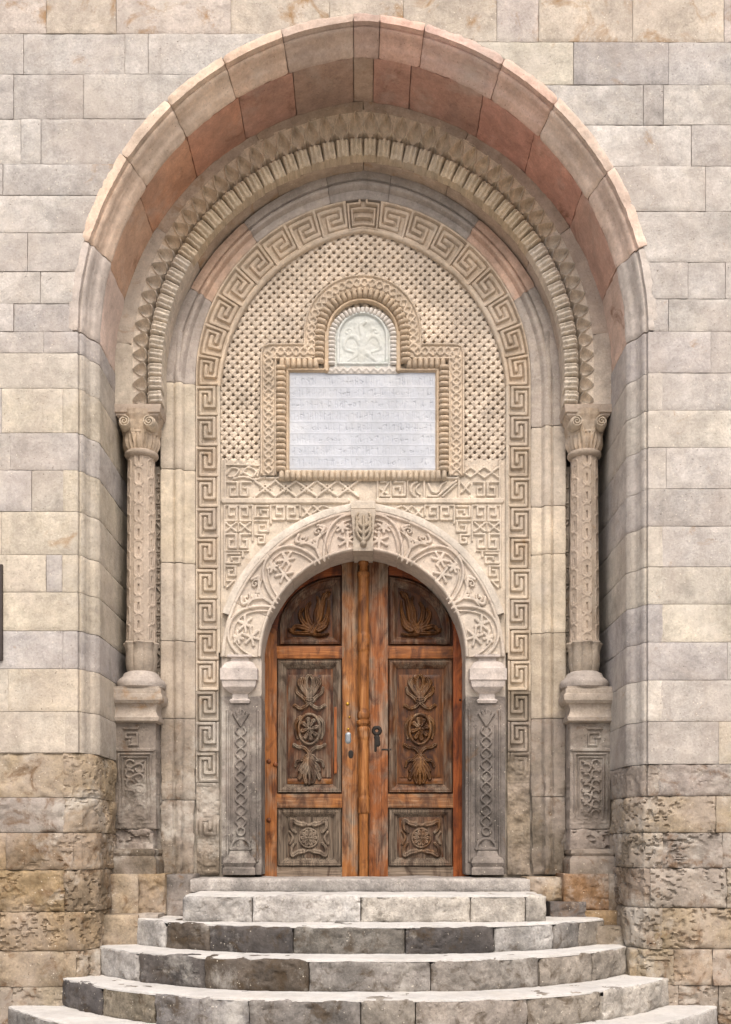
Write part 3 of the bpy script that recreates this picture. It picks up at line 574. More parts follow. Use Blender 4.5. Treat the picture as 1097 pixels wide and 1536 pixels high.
# frame around the inscription: flat braided border, then a gadrooned roll
FR = [(421, 708), (421, 546), (478, 546)]; arcp = [(543.5 - 64 * math.cos(t), 502 - 62 * math.sin(t)) for t in np.linspace(0, math.pi, 26)]
path = FR + [(479.5, 502)] + arcp[1:-1] + [(607.5, 502), (609, 546), (666, 546), (666, 708)]
def braid(r):
    off = 9.5
    outer = [(403, 712), (403, 529), (467, 529), (468, 500)] + [(543.5 - 76 * math.cos(t), 500 - 74 * math.sin(t)) for t in np.linspace(.05, math.pi - .05, 26)] + [(619, 500), (620, 529), (684, 529), (684, 712)]
    p = resample(np.array(outer), 3.0); T = np.gradient(p, axis=0); T /= np.linalg.norm(T, axis=1, keepdims=True); Nn = np.stack([-T[:, 1], T[:, 0]], 1); L_ = np.concatenate([[0], np.cumsum(np.linalg.norm(np.diff(p, axis=0), axis=1))])
    r.line(fl(outer), 11, .018, soft=2)
    for s in (-1, 1):
        r.line(fl(p + Nn * (s * 10.5)), 1.5, .036, soft=1.2); r.line(fl(p + Nn * (s * 6 * np.sin(L_ / 23 * 2 * math.pi))[:, None]), 1.7, .034, soft=1.2)
u, v, P = pxgrid(386, 702, 400, 714, .985, .0055); r = Rel(u, v); braid(r); surf('braid_border', P, M_CARVE, tym, pc('cdb89c', .2), H=r.H, amp=.003, bev=0, keep=r.H > .004, sharp=60)
def gadroons(name, pts, Y, wpx, pitch, hgt, col, mat, par, closed=False):
    """row of little rounded lobes across a path, one joined mesh"""
    p = resample(np.array(pts, float), 1.0); L_ = np.concatenate([[0], np.cumsum(np.linalg.norm(np.diff(p, axis=0), axis=1))]); n = int(L_[-1] / pitch); na, nb = 7, 7; Vs = []; Qs = []
    k = (CD + Y) / F
    for q in range(n):
        s = (q + .5) * L_[-1] / n; c = np.array([np.interp(s, L_, p[:, 0]), np.interp(s, L_, p[:, 1])]); c2 = np.array([np.interp(s + 2, L_, p[:, 0]), np.interp(s + 2, L_, p[:, 1])]); c1 = np.array([np.interp(s - 2, L_, p[:, 0]), np.interp(s - 2, L_, p[:, 1])])
        t_ = c2 - c1; t_ /= np.linalg.norm(t_) + 1e-9; nn = np.array([-t_[1], t_[0]]); jit = rng.uniform(.85, 1.1)
        for i in range(na):
            for j in range(nb):
                a_ = (i / (na - 1) * 2 - 1); b = (j / (nb - 1) * 2 - 1); w_ = c + nn * b * wpx / 2 + t_ * a_ * pitch * .5
                Vs.append((X(w_[0], Y), Y - hgt * jit * (.25 + .75 * math.sqrt(max(0, 1 - a_ * a_))) * math.sqrt(max(0, 1 - b ** 4)) + .01, Z(w_[1], Y)))
        Qs.append(gridq(na, nb)[:, ::-1] + q * na * nb)
    o = mkmesh(name, np.array(Vs, float), np.vstack(Qs), mat, par, col, 70); return o
gadroons('rope_frame', [(x, y) for x, y in path] , .975, 17, 8.4, .06, pc('c8b090', .3), M_CARVE, tym)
gadroons('rope_frame', [(418, 713), (670, 713)], .975, 17, 8.4, .05, pc('cbb698', .3), M_CARVE, tym)
# inner reveal moulding between rope and plaque
def fillet(r):
    r.line(fl([(431, 706), (431, 556), (489, 556)]), 2, .03, soft=2); r.line(fl([(598, 556), (656, 556), (656, 706)]), 2, .03, soft=2)
    r.ring(543.5, -502, 52, 2.2, .034, 0, 180, ry=50, soft=2); r.line(fl([(490, 502), (490, 556)]), 3.5, .034, soft=2); r.line(fl([(597, 502), (597, 556)]), 3.5, .034, soft=2)
u, v, P = pxgrid(415, 674, 440, 710, .985, .006); r = Rel(u, v); fillet(r); surf('inner_fillet', P, M_CARVE, tym, pc('c4aa88', .3), H=r.H, amp=.003, bev=0, keep=r.H > .004, sharp=60)
# ------------------------------------------------------------------ inscription plaque
plq = thing('inscription_plaque', 'pale bluish white marble plaque with worn engraved lines of lettering', 'plaque', (XC, 1.0, float(Z(703, .98))))
def inscr(r):
    lr = np.random.default_rng(5); ys = np.linspace(563, 702, 9)
    for k in range(8):
        y0, y1 = ys[k] + 3.2, ys[k + 1] - 3.4; x = 438.
        r.line(fl([(434, ys[k + 1]), (655, ys[k + 1] + lr.uniform(-.4, .4))]), .8, .0022, soft=.8)
        while x < 648:
            w_ = lr.uniform(3.2, 6.0); ty = lr.integers(6); hh = y1 - y0; d_ = lr.uniform(.002, .005)
            cut = dict(cut=True, soft=.7)
            if ty in (0, 1, 4): r.line(fl([(x, y0), (x, y1)]), .62, d_, **cut)
            if ty in (0, 2, 5): r.line(fl([(x + w_ * .7, y0 + hh * .1), (x + w_ * .7, y1)]), .62, d_, **cut)
            if ty in (1, 2): r.ring(x + w_ * .4, -(y0 + hh * .35), w_ * .38, .55, d_, 0, 200, n=8, **cut)
            if ty in (3, 4): r.ring(x + w_ * .4, -(y1 - hh * .35), w_ * .4, .55, d_, 160, 380, n=8, **cut)
            if ty in (0, 5, 3): r.line(fl([(x, y0 + hh * lr.uniform(.3, .8)), (x + w_ * .8, y0 + hh * lr.uniform(.3, .8))]), .55, d_, **cut)
            x += w_ + lr.uniform(1.6, 3.2) + (4 if lr.random() < .13 else 0)
panel('slab', 430, 660, 556, 706, .985, .0045, M_MARBLE, plq, inscr, pc('dde2ea', .1, .60, 1.0), amp=.004, sc=4, bev=.004, sharp=60)
lun = thing('marble_lunette', 'small round-topped white marble relief set above the inscription', 'relief', (XC, 1.0, float(Z(560, .98))))
def lunr(r):
    r.ring(543.5, -507, 36.5, 2, .02, 0, 180, soft=1.5)
    for s in (-1, 1):
        r.line(fl([(543.5 + s * 36.5, 507), (543.5 + s * 36.5, 546)]), 2, .02, soft=1.5)
        r.line(fl(crom([(543, 520), (543 + s * 12, 505), (543 + s * 24, 508), (543 + s * 27, 522), (543 + s * 15, 528)])), 4, .008, rnd=True, w1=2)
        r.line(fl(crom([(543, 525), (543 + s * 10, 534), (543 + s * 20, 541)])), 4, .007, rnd=True, w1=1.5); r.line(fl(spiral(543 + s * 20, 498, 7, 1.2, 1, s)), 1.6, .006, rnd=True)
    r.line(fl(crom([(543, 543), (542, 522), (544, 503), (541, 489), (547, 484)])), 6.5, .011, rnd=True, w1=3)
    r.line(fl([(507, 546), (580, 546)]), 1.6, .016, soft=1.5)
u, v, P = pxgrid(500, 587, 466, 553, .975, .005); r = Rel(u, v); lunr(r); U, V = np.meshgrid(u, v, indexing='ij'); ins = np.where(-V < 507, np.hypot(U - 543.5, V + 507) < 42, np.abs(U - 543.5) < 42)
surf('relief_slab', P, M_MARBLE, lun, pc('d6dad2', .5, .72), H=r.H, amp=.012, sc=16, bev=0, keep=ins, sharp=60)
gadroons('scalloped_rim', [(497, 548), (497, 507)] + [(543.5 - 46.5 * math.cos(t), 507 - 41 * math.sin(t)) for t in np.linspace(.05, math.pi - .05, 24)] + [(590, 507), (590, 548)], .97, 12, 6.2, .04, pc('dcd4c8', .2, .75), M_MARBLE, lun)
panel('sill', 491, 597, 549, 560, .972, .006, M_MARBLE, lun, lambda r: r.line(fl([(495 + 2.0 * i, 555 + 2.5 * math.sin(i * 1.1)) for i in range(50)]), 1.2, .008), pc('d8d0c4', .2, .75), amp=.003, bev=.004)
# ------------------------------------------------------------------ carved field above the door arch
fri = thing('carved_key_field', 'flat relief field of square keys, knots and diamonds above the door arch', 'relief', (XC, 1.0, float(Z(980, 1.0))))
def keysq(r, x, y, w_, h_, fx=1, fy=1, n=0, lw=1.75, hh=.022):
    q = [(0, 0), (1, 0), (1, 1), (.3, 1), (.3, .42), (.66, .42)] if n == 0 else [(1, .0), (0, 0), (0, 1), (1, 1), (1, .38), (.42, .38), (.42, .68)]
    pts = [(x + w_ * (a_ if fx > 0 else 1 - a_), y + h_ * (b if fy > 0 else 1 - b)) for a_, b in q]; r.line(fl(pts), lw, hh, soft=1.3)
def xmot(r, x, y, w_, h_): r.line(fl([(x, y), (x + w_, y + h_)]), 1.5, .022, soft=1.2); r.line(fl([(x, y + h_), (x + w_, y)]), 1.5, .022, soft=1.2)
def field(r):
    hh = .022
    for mir in (False, True):
        m = (lambda x: 1087 - x) if mir else (lambda x: x); f = -1 if mir else 1
        def KS(x, y, w_, h_, fx=1, fy=1, n=0): keysq(r, m(x) - (w_ if mir else 0), y, w_, h_, fx * f, fy, n)
        LN = lambda pts, w_=1.6: r.line(fl([(m(a_), b) for a_, b in pts]), w_, hh, soft=1.2)
        r.line(fl([(m(336), 752), (m(520), 752)]), 4.2, .024, soft=1.5); LN([(338, 748), (338, 690)]); LN([(400, 718), (530, 718)], 1.8)
        KS(341, 724, 15, 20, 1, 1); KS(361, 724, 15, 20, -1, 1)
        # knots
        if not mir:
            LN(crom([(340, 712), (348, 703), (358, 706), (352, 715), (343, 716)])); LN(crom([(362, 712), (372, 702), (384, 708), (378, 716), (366, 710)])); LN(crom([(386, 715), (392, 700), (402, 706), (396, 716)])); LN([(340, 698), (402, 699)]); LN(crom([(350, 719), (366, 716), (382, 720), (398, 716)]))
            for k in range(5):
                x = 382 + 31 * k; LN([(x, 722), (x + 31, 746)], 1.9); LN([(x, 746), (x + 31, 722)], 1.9); LN([(x + 15.5 - 8, 734), (x + 15.5, 728), (x + 15.5 + 8, 734), (x + 15.5, 740), (x + 15.5 - 8, 734)], .9)
        else:
            for (x0, y0) in ((685, 703), (705, 703), (727, 703)): xmot(r, x0, y0 - 1, 20, 15)
            LN2 = lambda pts, w_=1.7: r.line(fl(pts), w_, hh, soft=1.2)
            LN2([(571, 724), (583, 724), (571, 745), (584, 745)]); LN2([(571, 735), (581, 742)]); keysq(r, 590, 724, 17, 20, -1, 1, 1); r.ring(627, -735, 11, 1.8, hh, 100, 270); r.ring(632, -735, 8, 1.4, hh, 110, 250); LN2([(636, 722), (636, 747)])
            LN2(crom([(642, 726), (648, 738), (656, 739), (662, 728), (668, 724)])); LN2([(642, 745), (656, 745), (684, 722)]); LN2([(664, 745), (684, 727)]); LN2([(688, 722), (688, 746), (704, 746)]); xmot(r, 692, 726, 12, 14)
            LN2([(586, 722), (586, 747)], 1.2); LN2([(611, 722), (611, 747)], 1.2); LN2([(566, 720), (566, 748)], 1.6)
        KS(339, 762, 16, 20, 1, -1); KS(360, 762, 16, 20, -1, -1); LN([(337, 759), (378, 759)], 1.4); LN([(379, 759), (379, 812)], 1.3)
        KS(383, 760, 19, 16, 1, 1, 1); KS(383, 782, 19, 16, 1, 1); KS(410, 762, 16, 18, 1, -1); KS(431, 762, 16, 18, -1, -1); LN([(406, 759), (450, 759), (450, 774)], 1.4); LN([(406, 759), (406, 786)], 1.3)
        LN([(454, 762), (466, 776)]); LN([(454, 776), (466, 762)]); LN([(470, 760), (482, 770)]); LN([(470, 770), (482, 760)]); LN([(486, 760), (500, 766)])
        for x0 in (339, 360): LN([(x0, 785), (x0 + 15, 798)]); LN([(x0, 798), (x0 + 15, 785)])
        LN([(337, 785), (337, 798)], 1.2); LN([(357.5, 785), (357.5, 798)], 1.2)
        KS(339, 802, 15, 20, 1, 1); KS(360, 802, 15, 20, -1, 1); KS(384, 803, 13, 12, 1, 1); LN([(338, 827), (372, 827)], 1.3); KS(339, 831, 20, 14, 1, 1, 1); KS(339, 850, 14, 14, 1, 1); LN([(337, 759), (337, 880)], 1.3); LN([(364, 829), (364, 836)])
        LN([(341, 872), (350, 872), (341, 882)])
u, v, P = pxgrid(330, 759, 690, 985, 1.0, .0058); r = Rel(u, v); field(r); e_, zc_, R__ = CV['Do']
out_ = ~((P[..., 2] > zc_) & (np.hypot(np.abs(P[..., 0] - XC) + e_, P[..., 2] - zc_) < R__ - .05) | ((P[..., 2] <= zc_ + .02) & (np.abs(P[..., 0] - XC) < hw('Do') - .06)))
surf('carved_field', P, M_CARVE, fri, pc('cfbfa8', .2), H=r.H, amp=.004, sc=8, bev=0, keep=out_, sharp=60)
# ------------------------------------------------------------------ door arch
darch = thing('door_arch', 'round carved arch over the door with star and vine tracery', 'arch', (XC, .95, 3.37))
ZD = 3.365; AY = .955
def trac(r, a0, a1, mirror):
    """(a, b): a along the arch in band widths from the springing, b 0 inner .. 1 outer"""
    p = 1.62; h = .026; lw = .032
    r.line([(a0 - .1, .04), (a1 + .1, .04)], .035, h, soft=.03); r.line([(a0 - .1, .955), (a1 + .1, .955)], .05, h, soft=.03)
    for k in range(-1, 5):
        c = .55 + k * p; t = np.linspace(-1, 1, 24)
        if k == 3:
            r.ring(c - .22, .42, .22, .03, h, soft=.025); r.rosette(c - .22, .42, .19, 6, h); continue
        r.line(np.stack([c + t * .74, .9 * (1 - np.abs(t) ** 2.4)], 1), lw, h, soft=.025)
        r.line(np.stack([c + t * .62, .76 * (1 - np.abs(t) ** 2.4)], 1), lw * .6, h * .8, soft=.02)
        for (x, y, s) in ((c - .1, .28, .2), (c + .14, .52, .17), (c - .16, .62, .12)):
            for q in range(3):
                an = q * math.pi / 3 + .4; r.line([(x - s * math.cos(an), y - s * math.sin(an)), (x + s * math.cos(an), y + s * math.sin(an))], .034, h * .9, soft=.022)
        m_ = c + p / 2                                   # vine between two lunes
        r.line([(m_, .05), (m_, .5)], .04, h, soft=.025, w1=.025)
        for s in (-1, 1):
            r.line(crom([(m_, .35), (m_ + s * .12, .55), (m_ + s * .3, .74), (m_ + s * .2, .86)]), .035, h, soft=.025); r.line(spiral(m_ + s * .16, .72, .09, 1.1, 0, s, 14), .022, h, soft=.02); r.line([(m_ + s * .05, .55), (m_ + s * .34, .64)], .05, h, soft=.025, w1=.012)
def vous(p0, p1, col):
    mirror = p0 > math.pi / 2 - .01 and p1 > math.pi / 2 + .02
    q0, q1 = (math.pi - p1, math.pi - p0) if mirror else (p0, p1)
    bw_ = .44; Rm = 1.13; ni = max(8, int((p1 - p0) * 1.3 / .0062)); nb = 70
    ph = np.linspace(p0, p1, ni); a_ = (np.linspace(q0, q1, ni)) * Rm / bw_; b = np.linspace(0, 1, nb); r = Rel(a_, b); trac(r, a_[0], a_[-1], mirror); H = r.H
    if mirror: H = H[::-1]
    back = np.linspace(1.36, AY + .012, 22); s = np.concatenate([np.zeros(22), [.004], b[1:-1], [1.0]]); ys = np.concatenate([back, [AY]  , np.full(nb - 1, AY)])
    A_, B_ = ring('Di', ph, ZD), ring('Do', ph, ZD); q = A_[:, None] + (B_ - A_)[:, None] * s[None, :, None]
    P = np.stack([q[..., 0], np.broadcast_to(ys[None], q.shape[:2]), q[..., 1]], -1); HH = np.zeros(P.shape[:2]); HH[:, 22:] = H
    surf('voussoir', P, M_CARVE, darch, col, H=HH, amp=.004, sc=7, bev=.004, bw=.008, edges='LRT', skirt=.06, sharp=50)
dj = [0., .40, .82, 1.24, 1.50]
dcl = ['cfc0ac', 'd2c2ae', 'cfbda8', 'cbb8a4']
for k in range(4):
    vous(dj[k] + .001, dj[k + 1] - .001, pc(dcl[k], .12)); vous(math.pi - dj[k + 1] + .001, math.pi - dj[k] - .001, pc(dcl[k], .12))
# plain rim above the arch
P, ph = loft('Do', 'Do', .0, math.pi, [(0, 0)], .03, ZD)
A_ = ring('Do', np.linspace(.3, math.pi - .3, 90), ZD); cen = np.array([XC, ZD]); dr = (A_ - cen) / np.linalg.norm(A_ - cen, axis=1, keepdims=True)
pro = [(-.012, .96), (-.006, .925), (.03, .918), (.055, .93), (.06, .975), (.062, 1.02)]
surf('rim', np.stack([np.stack([A_[:, 0] + dr[:, 0] * o, np.full(90, y), A_[:, 1] + dr[:, 1] * o], -1) for o, y in pro], 1), M_CARVE, darch, pc('d2c6b4', .15), amp=.004, bev=0, skirt=.01)
kx, kz0, kz1 = XC, float(Z(826, .9)), float(Z(768, .9))
rectlathe('keystone', kx - .085, kx + .085, .90, 1.36, [(0, kz0), (.004, kz0 + .06), (.0, kz0 + .1), (.015, kz1 - .05), (.025, kz1 - .02), (.02, kz1 + .02)], M_CARVE, darch, pc('c0b09a', .2), amp=.003)
def keyl(r):
    for s in (-1, 1):
        for k in range(3): r.line(fl(crom([(545, 812 - k * 10), (545 + s * 7, 806 - k * 10), (545 + s * 11, 795 - k * 9), (545 + s * 8, 787 - k * 8)])), 3.2, .035, rnd=True, w1=2)
    r.line(fl([(545, 818), (545, 775)]), 3.4, .045, rnd=True, w1=2.2); r.disc(545, -816, 5, .05, True)
panel('keystone_leaf', 530, 560, 768, 824, .897, .005, M_CARVE, darch, keyl, pc('a8977e', .4), thr=.003, amp=.002, bev=0, sharp=70)
rectlathe('keystone_cap', kx - .095, kx + .095, .9, 1.2, [(0, kz1 + .02), (.01, kz1 + .03), (.012, kz1 + .085), (.0, kz1 + .1)], M_CARVE, darch, pc('c9bba6', .2), amp=.003)
# ------------------------------------------------------------------ pilasters beside the door
def pilaster(sd):
    f = (lambda x: x) if sd < 0 else (lambda x: 1090 - x)
    nm = 'left' if sd < 0 else 'right'
    t = thing('door_pilaster', 'grey carved pilaster at the %s of the door, with interlace strip and cushion capital' % nm, 'pilaster', (float(X(f(362), .96)), .96, 1.44), 'pilasters flanking the door')
    Y = .965; x0, x1 = sorted((f(332), f(392))); u, v, P = pxgrid(x0, x1, 1045, 1312, Y, .0055); r = Rel(u, v)
    L_ = lambda pts, w_=1.2, h=.016: r.line(fl([(f(a_), b) for a_, b in pts]), w_, h, soft=1.0)
    L_([(341, 1066), (341, 1292)], 1.6); L_([(386, 1066), (386, 1292)], 1.6); L_([(347, 1088), (347, 1262)], 1.1); L_([(376, 1088), (376, 1262)], 1.1)
    zz = np.linspace(1092, 1240, 150)
    for s in (-1, 1):
        for dp in (0, math.pi): L_([(361 + s * 7.5 * math.sin(y / 17 * math.pi + dp), y) for y in zz], 1.5, .02)
    for k in range(-2, 3): L_([(361, 1088), (361 + k * 5.2, 1066 + abs(k) * 2.5)], 2.1, .02)
    r.ring(f(361), -1272, 14, 1.8, .024, 0, 180, soft=1.2); r.line(fl([(f(361), 1272), (f(361), 1262)]), 7, .016, rnd=True); L_([(346, 1273), (376, 1273)], 2.2, .024); r.ring(f(361), -1247, 6, 1.6, .02)
    H = r.H; py = -v
    e = np.clip((np.clip((py - 1150) / 120, 0, 1) * .5)[None] + .9 * fbm(P, 5, 12, 3) - .25, 0, .9) * ((py > 1130) & (py < 1252))[None]; H = H * (1 - e) - e * .012
    # front plus the return into the door opening
    ret = np.array([(P[-1, 0, 0] if sd < 0 else P[0, 0, 0], y) for y in np.linspace(Y + .025, 1.36, 14)]); Pr = np.stack([np.broadcast_to(ret[:, None, 0], (14, P.shape[1])), np.broadcast_to(ret[:, None, 1], (14, P.shape[1])), np.broadcast_to(P[0, :, 2][None], (14, P.shape[1]))], -1)
    if sd < 0: P2 = np.concatenate([P, Pr], 0); H2 = np.concatenate([H, np.zeros(Pr.shape[:2])], 0)
    else: P2 = np.concatenate([Pr[::-1], P], 0); H2 = np.concatenate([np.zeros(Pr.shape[:2]), H], 0)
    surf('shaft', P2, M_ROUGH, t, pc('958a80', .35, .42), H=H2, amp=.004, sc=8, bev=.003, skirt=.05, sharp=40)  # shaft and foot darkened: soot plus shade painted into the colour
    # block between capital and arch spring, returning into the opening
    u, v, P = pxgrid(x0, x1, 983, 1045, .972, .012); ret = np.array([(P[-1, 0, 0] if sd < 0 else P[0, 0, 0], y) for y in np.linspace(.99, 1.36, 14)]); Pr = np.stack([np.broadcast_to(ret[:, None, 0], (14, P.shape[1])), np.broadcast_to(ret[:, None, 1], (14, P.shape[1])), np.broadcast_to(P[0, :, 2][None], (14, P.shape[1]))], -1)
    surf('neck_block', np.concatenate([P, Pr], 0) if sd < 0 else np.concatenate([Pr[::-1], P], 0), M_CARVE, t, pc('c4b6a4', .2), amp=.004, skirt=.05, sharp=40)
    xa, xb = sorted((float(X(f(346), .95)), float(X(f(373), .95)))); zf = lambda p: float(Z(p, .93))
    cp = rectlathe('capital', xa, xb, .95, 1.02, [(0, zf(1054)), (.012, zf(1050)), (-.01, zf(1047)), (-.012, zf(1040)), (.01, zf(1038)), (.03, zf(1036)), (.06, zf(1031)), (.068, zf(1025)), (.07, zf(1022)), (.082, zf(1021)), (.083, zf(1004)), (.072, zf(1003.5)), (.062, zf(1000)), (.045, zf(995)), (.015, zf(992)), (0, zf(991)), (.0, zf(986)), (.03, zf(985)), (.03, zf(982))], M_CARVE, t, pc('c6bab0', .2), amp=.003, sharp=30)
    rectlathe('foot', xa, xb, .945, 1.02, [(.06, zf(1312)), (.06, zf(1303)), (.045, zf(1300)), (.065, zf(1294)), (.05, zf(1287)), (.02, zf(1284)), (.0, zf(1276))], M_ROUGH, t, pc('a09488', .35, .48), amp=.004, sharp=30)
pilaster(-1); pilaster(1)
# ------------------------------------------------------------------ niches and columns
def niche(sd):
    f = (lambda x: x) if sd < 0 else (lambda x: 1086 - x)
    ys = [600, 700, 812, 905, 1010, 1085, 1170, 1240, 1312]; cs = ['9b9088', '938880', '8d857f', '988c80', '9a8e82', '857a70', '8d8275', '93836c']
    x0, x1 = sorted((f(140), f(290)))
    for k in range(8):
        u, v, P = pxgrid(x0, x1, ys[k] + .4, ys[k + 1] - .4, 1.38, .02); surf('niche_stone', P, M_ROUGH if k > 4 else M_CARVE, wall, pc(cs[k], .3), amp=.006 if k < 5 else .02, sc=6, bev=.006, skirt=.03)
    # narrow carved strip between column and jamb
    def cs_(r):
        y = 712; k = 0
        while y < 1008:
            if k % 4 == 3: r.line(fl([(f(234), y), (f(243), y + 11), (f(234), y + 22)]), 1.3, .02, soft=1)
            else: keysq(r, min(f(234), f(243)), y, 9, 20, 1 if sd < 0 else -1, 1 if k % 2 else -1, 1, 1.2, .02)
            y += 24; k += 1
        r.line(fl([(f(246), 700), (f(246), 1015)]), 1.3, .022, soft=1)
    x0, x1 = sorted((f(231), f(248))); panel('carved_strip', x0, x1, 700, 1015, .975, .0055, M_CARVE, wall, cs_, pc('ab9c88', .3), amp=.003, bev=.004, skirt=.25, sharp=60)
    for (a_, b, y0, y1, yy, c) in ((231, 249, 1080, 1140, .93, '857d78'), (230, 249, 1141, 1206, .95, '8f8880'), (231, 248, 1207, 1278, .94, '8a7f72'), (163, 171, 1085, 1150, .9, '8d8072'), (163, 172, 1151, 1240, .88, '97836a')):
        x0, x1 = sorted((f(a_), f(b))); panel('filler_stone', x0, x1, y0, y1, yy, .01, M_ROUGH, wall, None, pc(c, .3), amp=.014, sc=9, bev=.012, skirt=.12)
niche(-1); niche(1)
def column(sd):
    f = (lambda x: x) if sd < 0 else (lambda x: 1088 - x)
    t = thing('column', ('left' if sd < 0 else 'right') + '-hand engaged column with honeycomb-carved shaft, volute capital and square pedestal', 'column', (float(X(f(211), .85)), .85, float(Z(1312, .8))), 'columns flanking the portal')
    CY = .85; cx = float(X(f(212), CY)); zf = lambda p: float(Z(p, CY)); r0 = .118
    # shaft: honeycomb chain
    zb, zt = zf(968), zf(688); nth, nz = 150, 330; th = np.linspace(-math.pi * .75, math.pi * .75, nth); zz = np.linspace(zb, zt, nz); u = th * r0; r = Rel(u, zz)
    cw = 2 * math.pi * r0 / 6; chh = .158
    for a_ in range(-3, 4):
        for k in range(-1, int((zt - zb) / chh) + 2):
            x = a_ * cw; z = zb + k * chh + (chh / 2 if a_ % 2 else 0); q = [(x, z + chh * .62), (x + cw * .3, z + chh * .42), (x + cw * .3, z - chh * .3), (x + cw * .1, z - chh * .46), (x - cw * .1, z - chh * .46), (x - cw * .3, z - chh * .3), (x - cw * .3, z + chh * .42)]
            r.line(q, .007, .007, soft=.007, closed=True); r.line([(x, z - .028), (x, z + .022)], .0075, .016, soft=.005, cut=True)
    rr = r0 * (1.03 - .10 * (zz - zb) / (zt - zb)); P = np.stack([cx + rr[None] * np.sin(th)[:, None], CY - rr[None] * np.cos(th)[:, None], np.broadcast_to(zz[None], (nth, nz))], -1)
    surf('shaft', P, M_CARVE, t, pc('bda992', .3), H=r.H, amp=.004, sc=9, bev=0, skirt=.02, sharp=60)
    cup = lathe('lotus_cup', cx, CY, [(.11, zf(1014)), (.118, zf(1008)), (.128, zf(1000)), (.132, zf(990)), (.128, zf(978)), (.134, zf(971)), (.146, zf(967)), (.138, zf(965)), (.118, zf(966))], M_CARVE, t, pc('a39480', .3), n=96, st=.008, rel=lambda th_, z: .010 * np.abs(np.cos(4 * th_)) ** .4 * (z < zf(967) + 9) + .012 * np.cos(8 * th_) * np.clip((z - zf(985)) / .1, 0, 1) - .006, amp=.002)
    lathe('base_torus', cx, CY, [(.16, zf(1037)), (.205, zf(1033)), (.212, zf(1027)), (.2, zf(1022)), (.175, zf(1019)), (.16, zf(1016)), (.15, zf(1012)), (.12, zf(1009))], M_CARVE, t, pc('b0a498', .25), n=56, amp=.003)
    xa, xb = sorted((float(X(f(170), .72)), float(X(f(232), .72)))); zg = lambda p: float(Z(p, .7))
    rectlathe('plinth', xa + .01, xb - .005, .73, 1.03, [(.0, zg(1083)), (.04, zg(1081)), (.046, zg(1076)), (.03, zg(1073)), (.018, zg(1066)), (.022, zg(1060)), (.034, zg(1056)), (.058, zg(1055)), (.078, zg(1051)), (.082, zg(1046)), (.078, zg(1042)), (.066, zg(1041)), (.066, zg(1034)), (.05, zg(1033)), (.05, zg(1030))], M_CARVE, t, pc('b3a492', .4), amp=.004, sharp=30)
    # capital
    def bell(th_, z):
        k = np.clip((z - zf(682)) / (zf(640) - zf(682)), 0, 1); lo = k < .55
        return np.where(lo, .024 * np.abs(np.cos(4 * th_)) * np.sin(np.pi * np.clip(k / .55, 0, 1)) + .008 * np.cos(24 * th_), .02 * np.abs(np.sin(4 * th_)) * np.sin(np.pi * (k - .55) / .45) + .004 * np.cos(16 * th_))
    cap = lathe('capital', cx, CY, [(.112, zf(684)), (.12, zf(680)), (.128, zf(672)), (.14, zf(664)), (.152, zf(657)), (.143, zf(654)), (.152, zf(647)), (.168, zf(640)), (.185, zf(633)), (.19, zf(626))], M_CARVE, t, pc('bba589', .35), n=120, st=.006, rel=bell, amp=.003)
    lathe('neck_ring', cx, CY, [(.112, zf(690)), (.136, zf(688)), (.146, zf(685)), (.143, zf(682)), (.128, zf(680)), (.11, zf(679))], M_CARVE, t, pc('b3a18c', .3), n=48, amp=.002)
    for s in (-1, 1):
        vx, vz = cx + s * .105, float(Z(635, .7)); uu = np.linspace(-.058, .058, 46); r = Rel(uu, uu); r.disc(0, 0, .05, .03); sp_ = spiral(0, 0, .047, 2.1, math.pi / 2, s, 60); r.line(sp_, .0065, .048, soft=.005)
        U, V = np.meshgrid(uu, uu, indexing='ij'); P = np.stack([vx + U, np.full(U.shape, .69), vz + V], -1); Hh = r.H; Hh[np.hypot(U, V) > .054] = -.1
        surf('volute', P, M_CARVE, cap, pc('c9b79c', .2), H=Hh, amp=.002, bev=0, keep=np.hypot(U, V) < .058, sharp=60)
        st_ = crom([(vx - s * .045, vz + .01), (vx - s * .06, vz - .06), (vx - s * .075, vz - .13)]); uu2 = np.linspace(vx - .12, vx + .12, 50); vv2 = np.linspace(vz - .15, vz + .06, 50); r = Rel(uu2, vv2); r.line(st_, .022, .03, rnd=True, groove=.4)
        U, V = np.meshgrid(uu2, vv2, indexing='ij'); surf('stem', np.stack([U, .715 + (vz - V) * -.0 + np.clip(vz - V, 0, 1) * .12, V], -1), M_CARVE, cap, pc('bfa98b', .3), H=r.H, amp=.002, bev=0, keep=r.H > .004, sharp=70)
    xa, xb = sorted((float(X(f(180), .72)), float(X(f(232), .72)))); zg = lambda p: float(Z(p, .69))
    rectlathe('abacus', xa, xb, .735, 1.03, [(-.02, zg(630)), (.0, zg(627)), (.02, zg(624)), (.035, zg(622)), (.036, zg(619)), (.052, zg(618)), (.056, zg(613)), (.06, zg(611)), (.06, zg(607))], M_CARVE, cap, pc('bca893', .3), amp=.003, sharp=30)
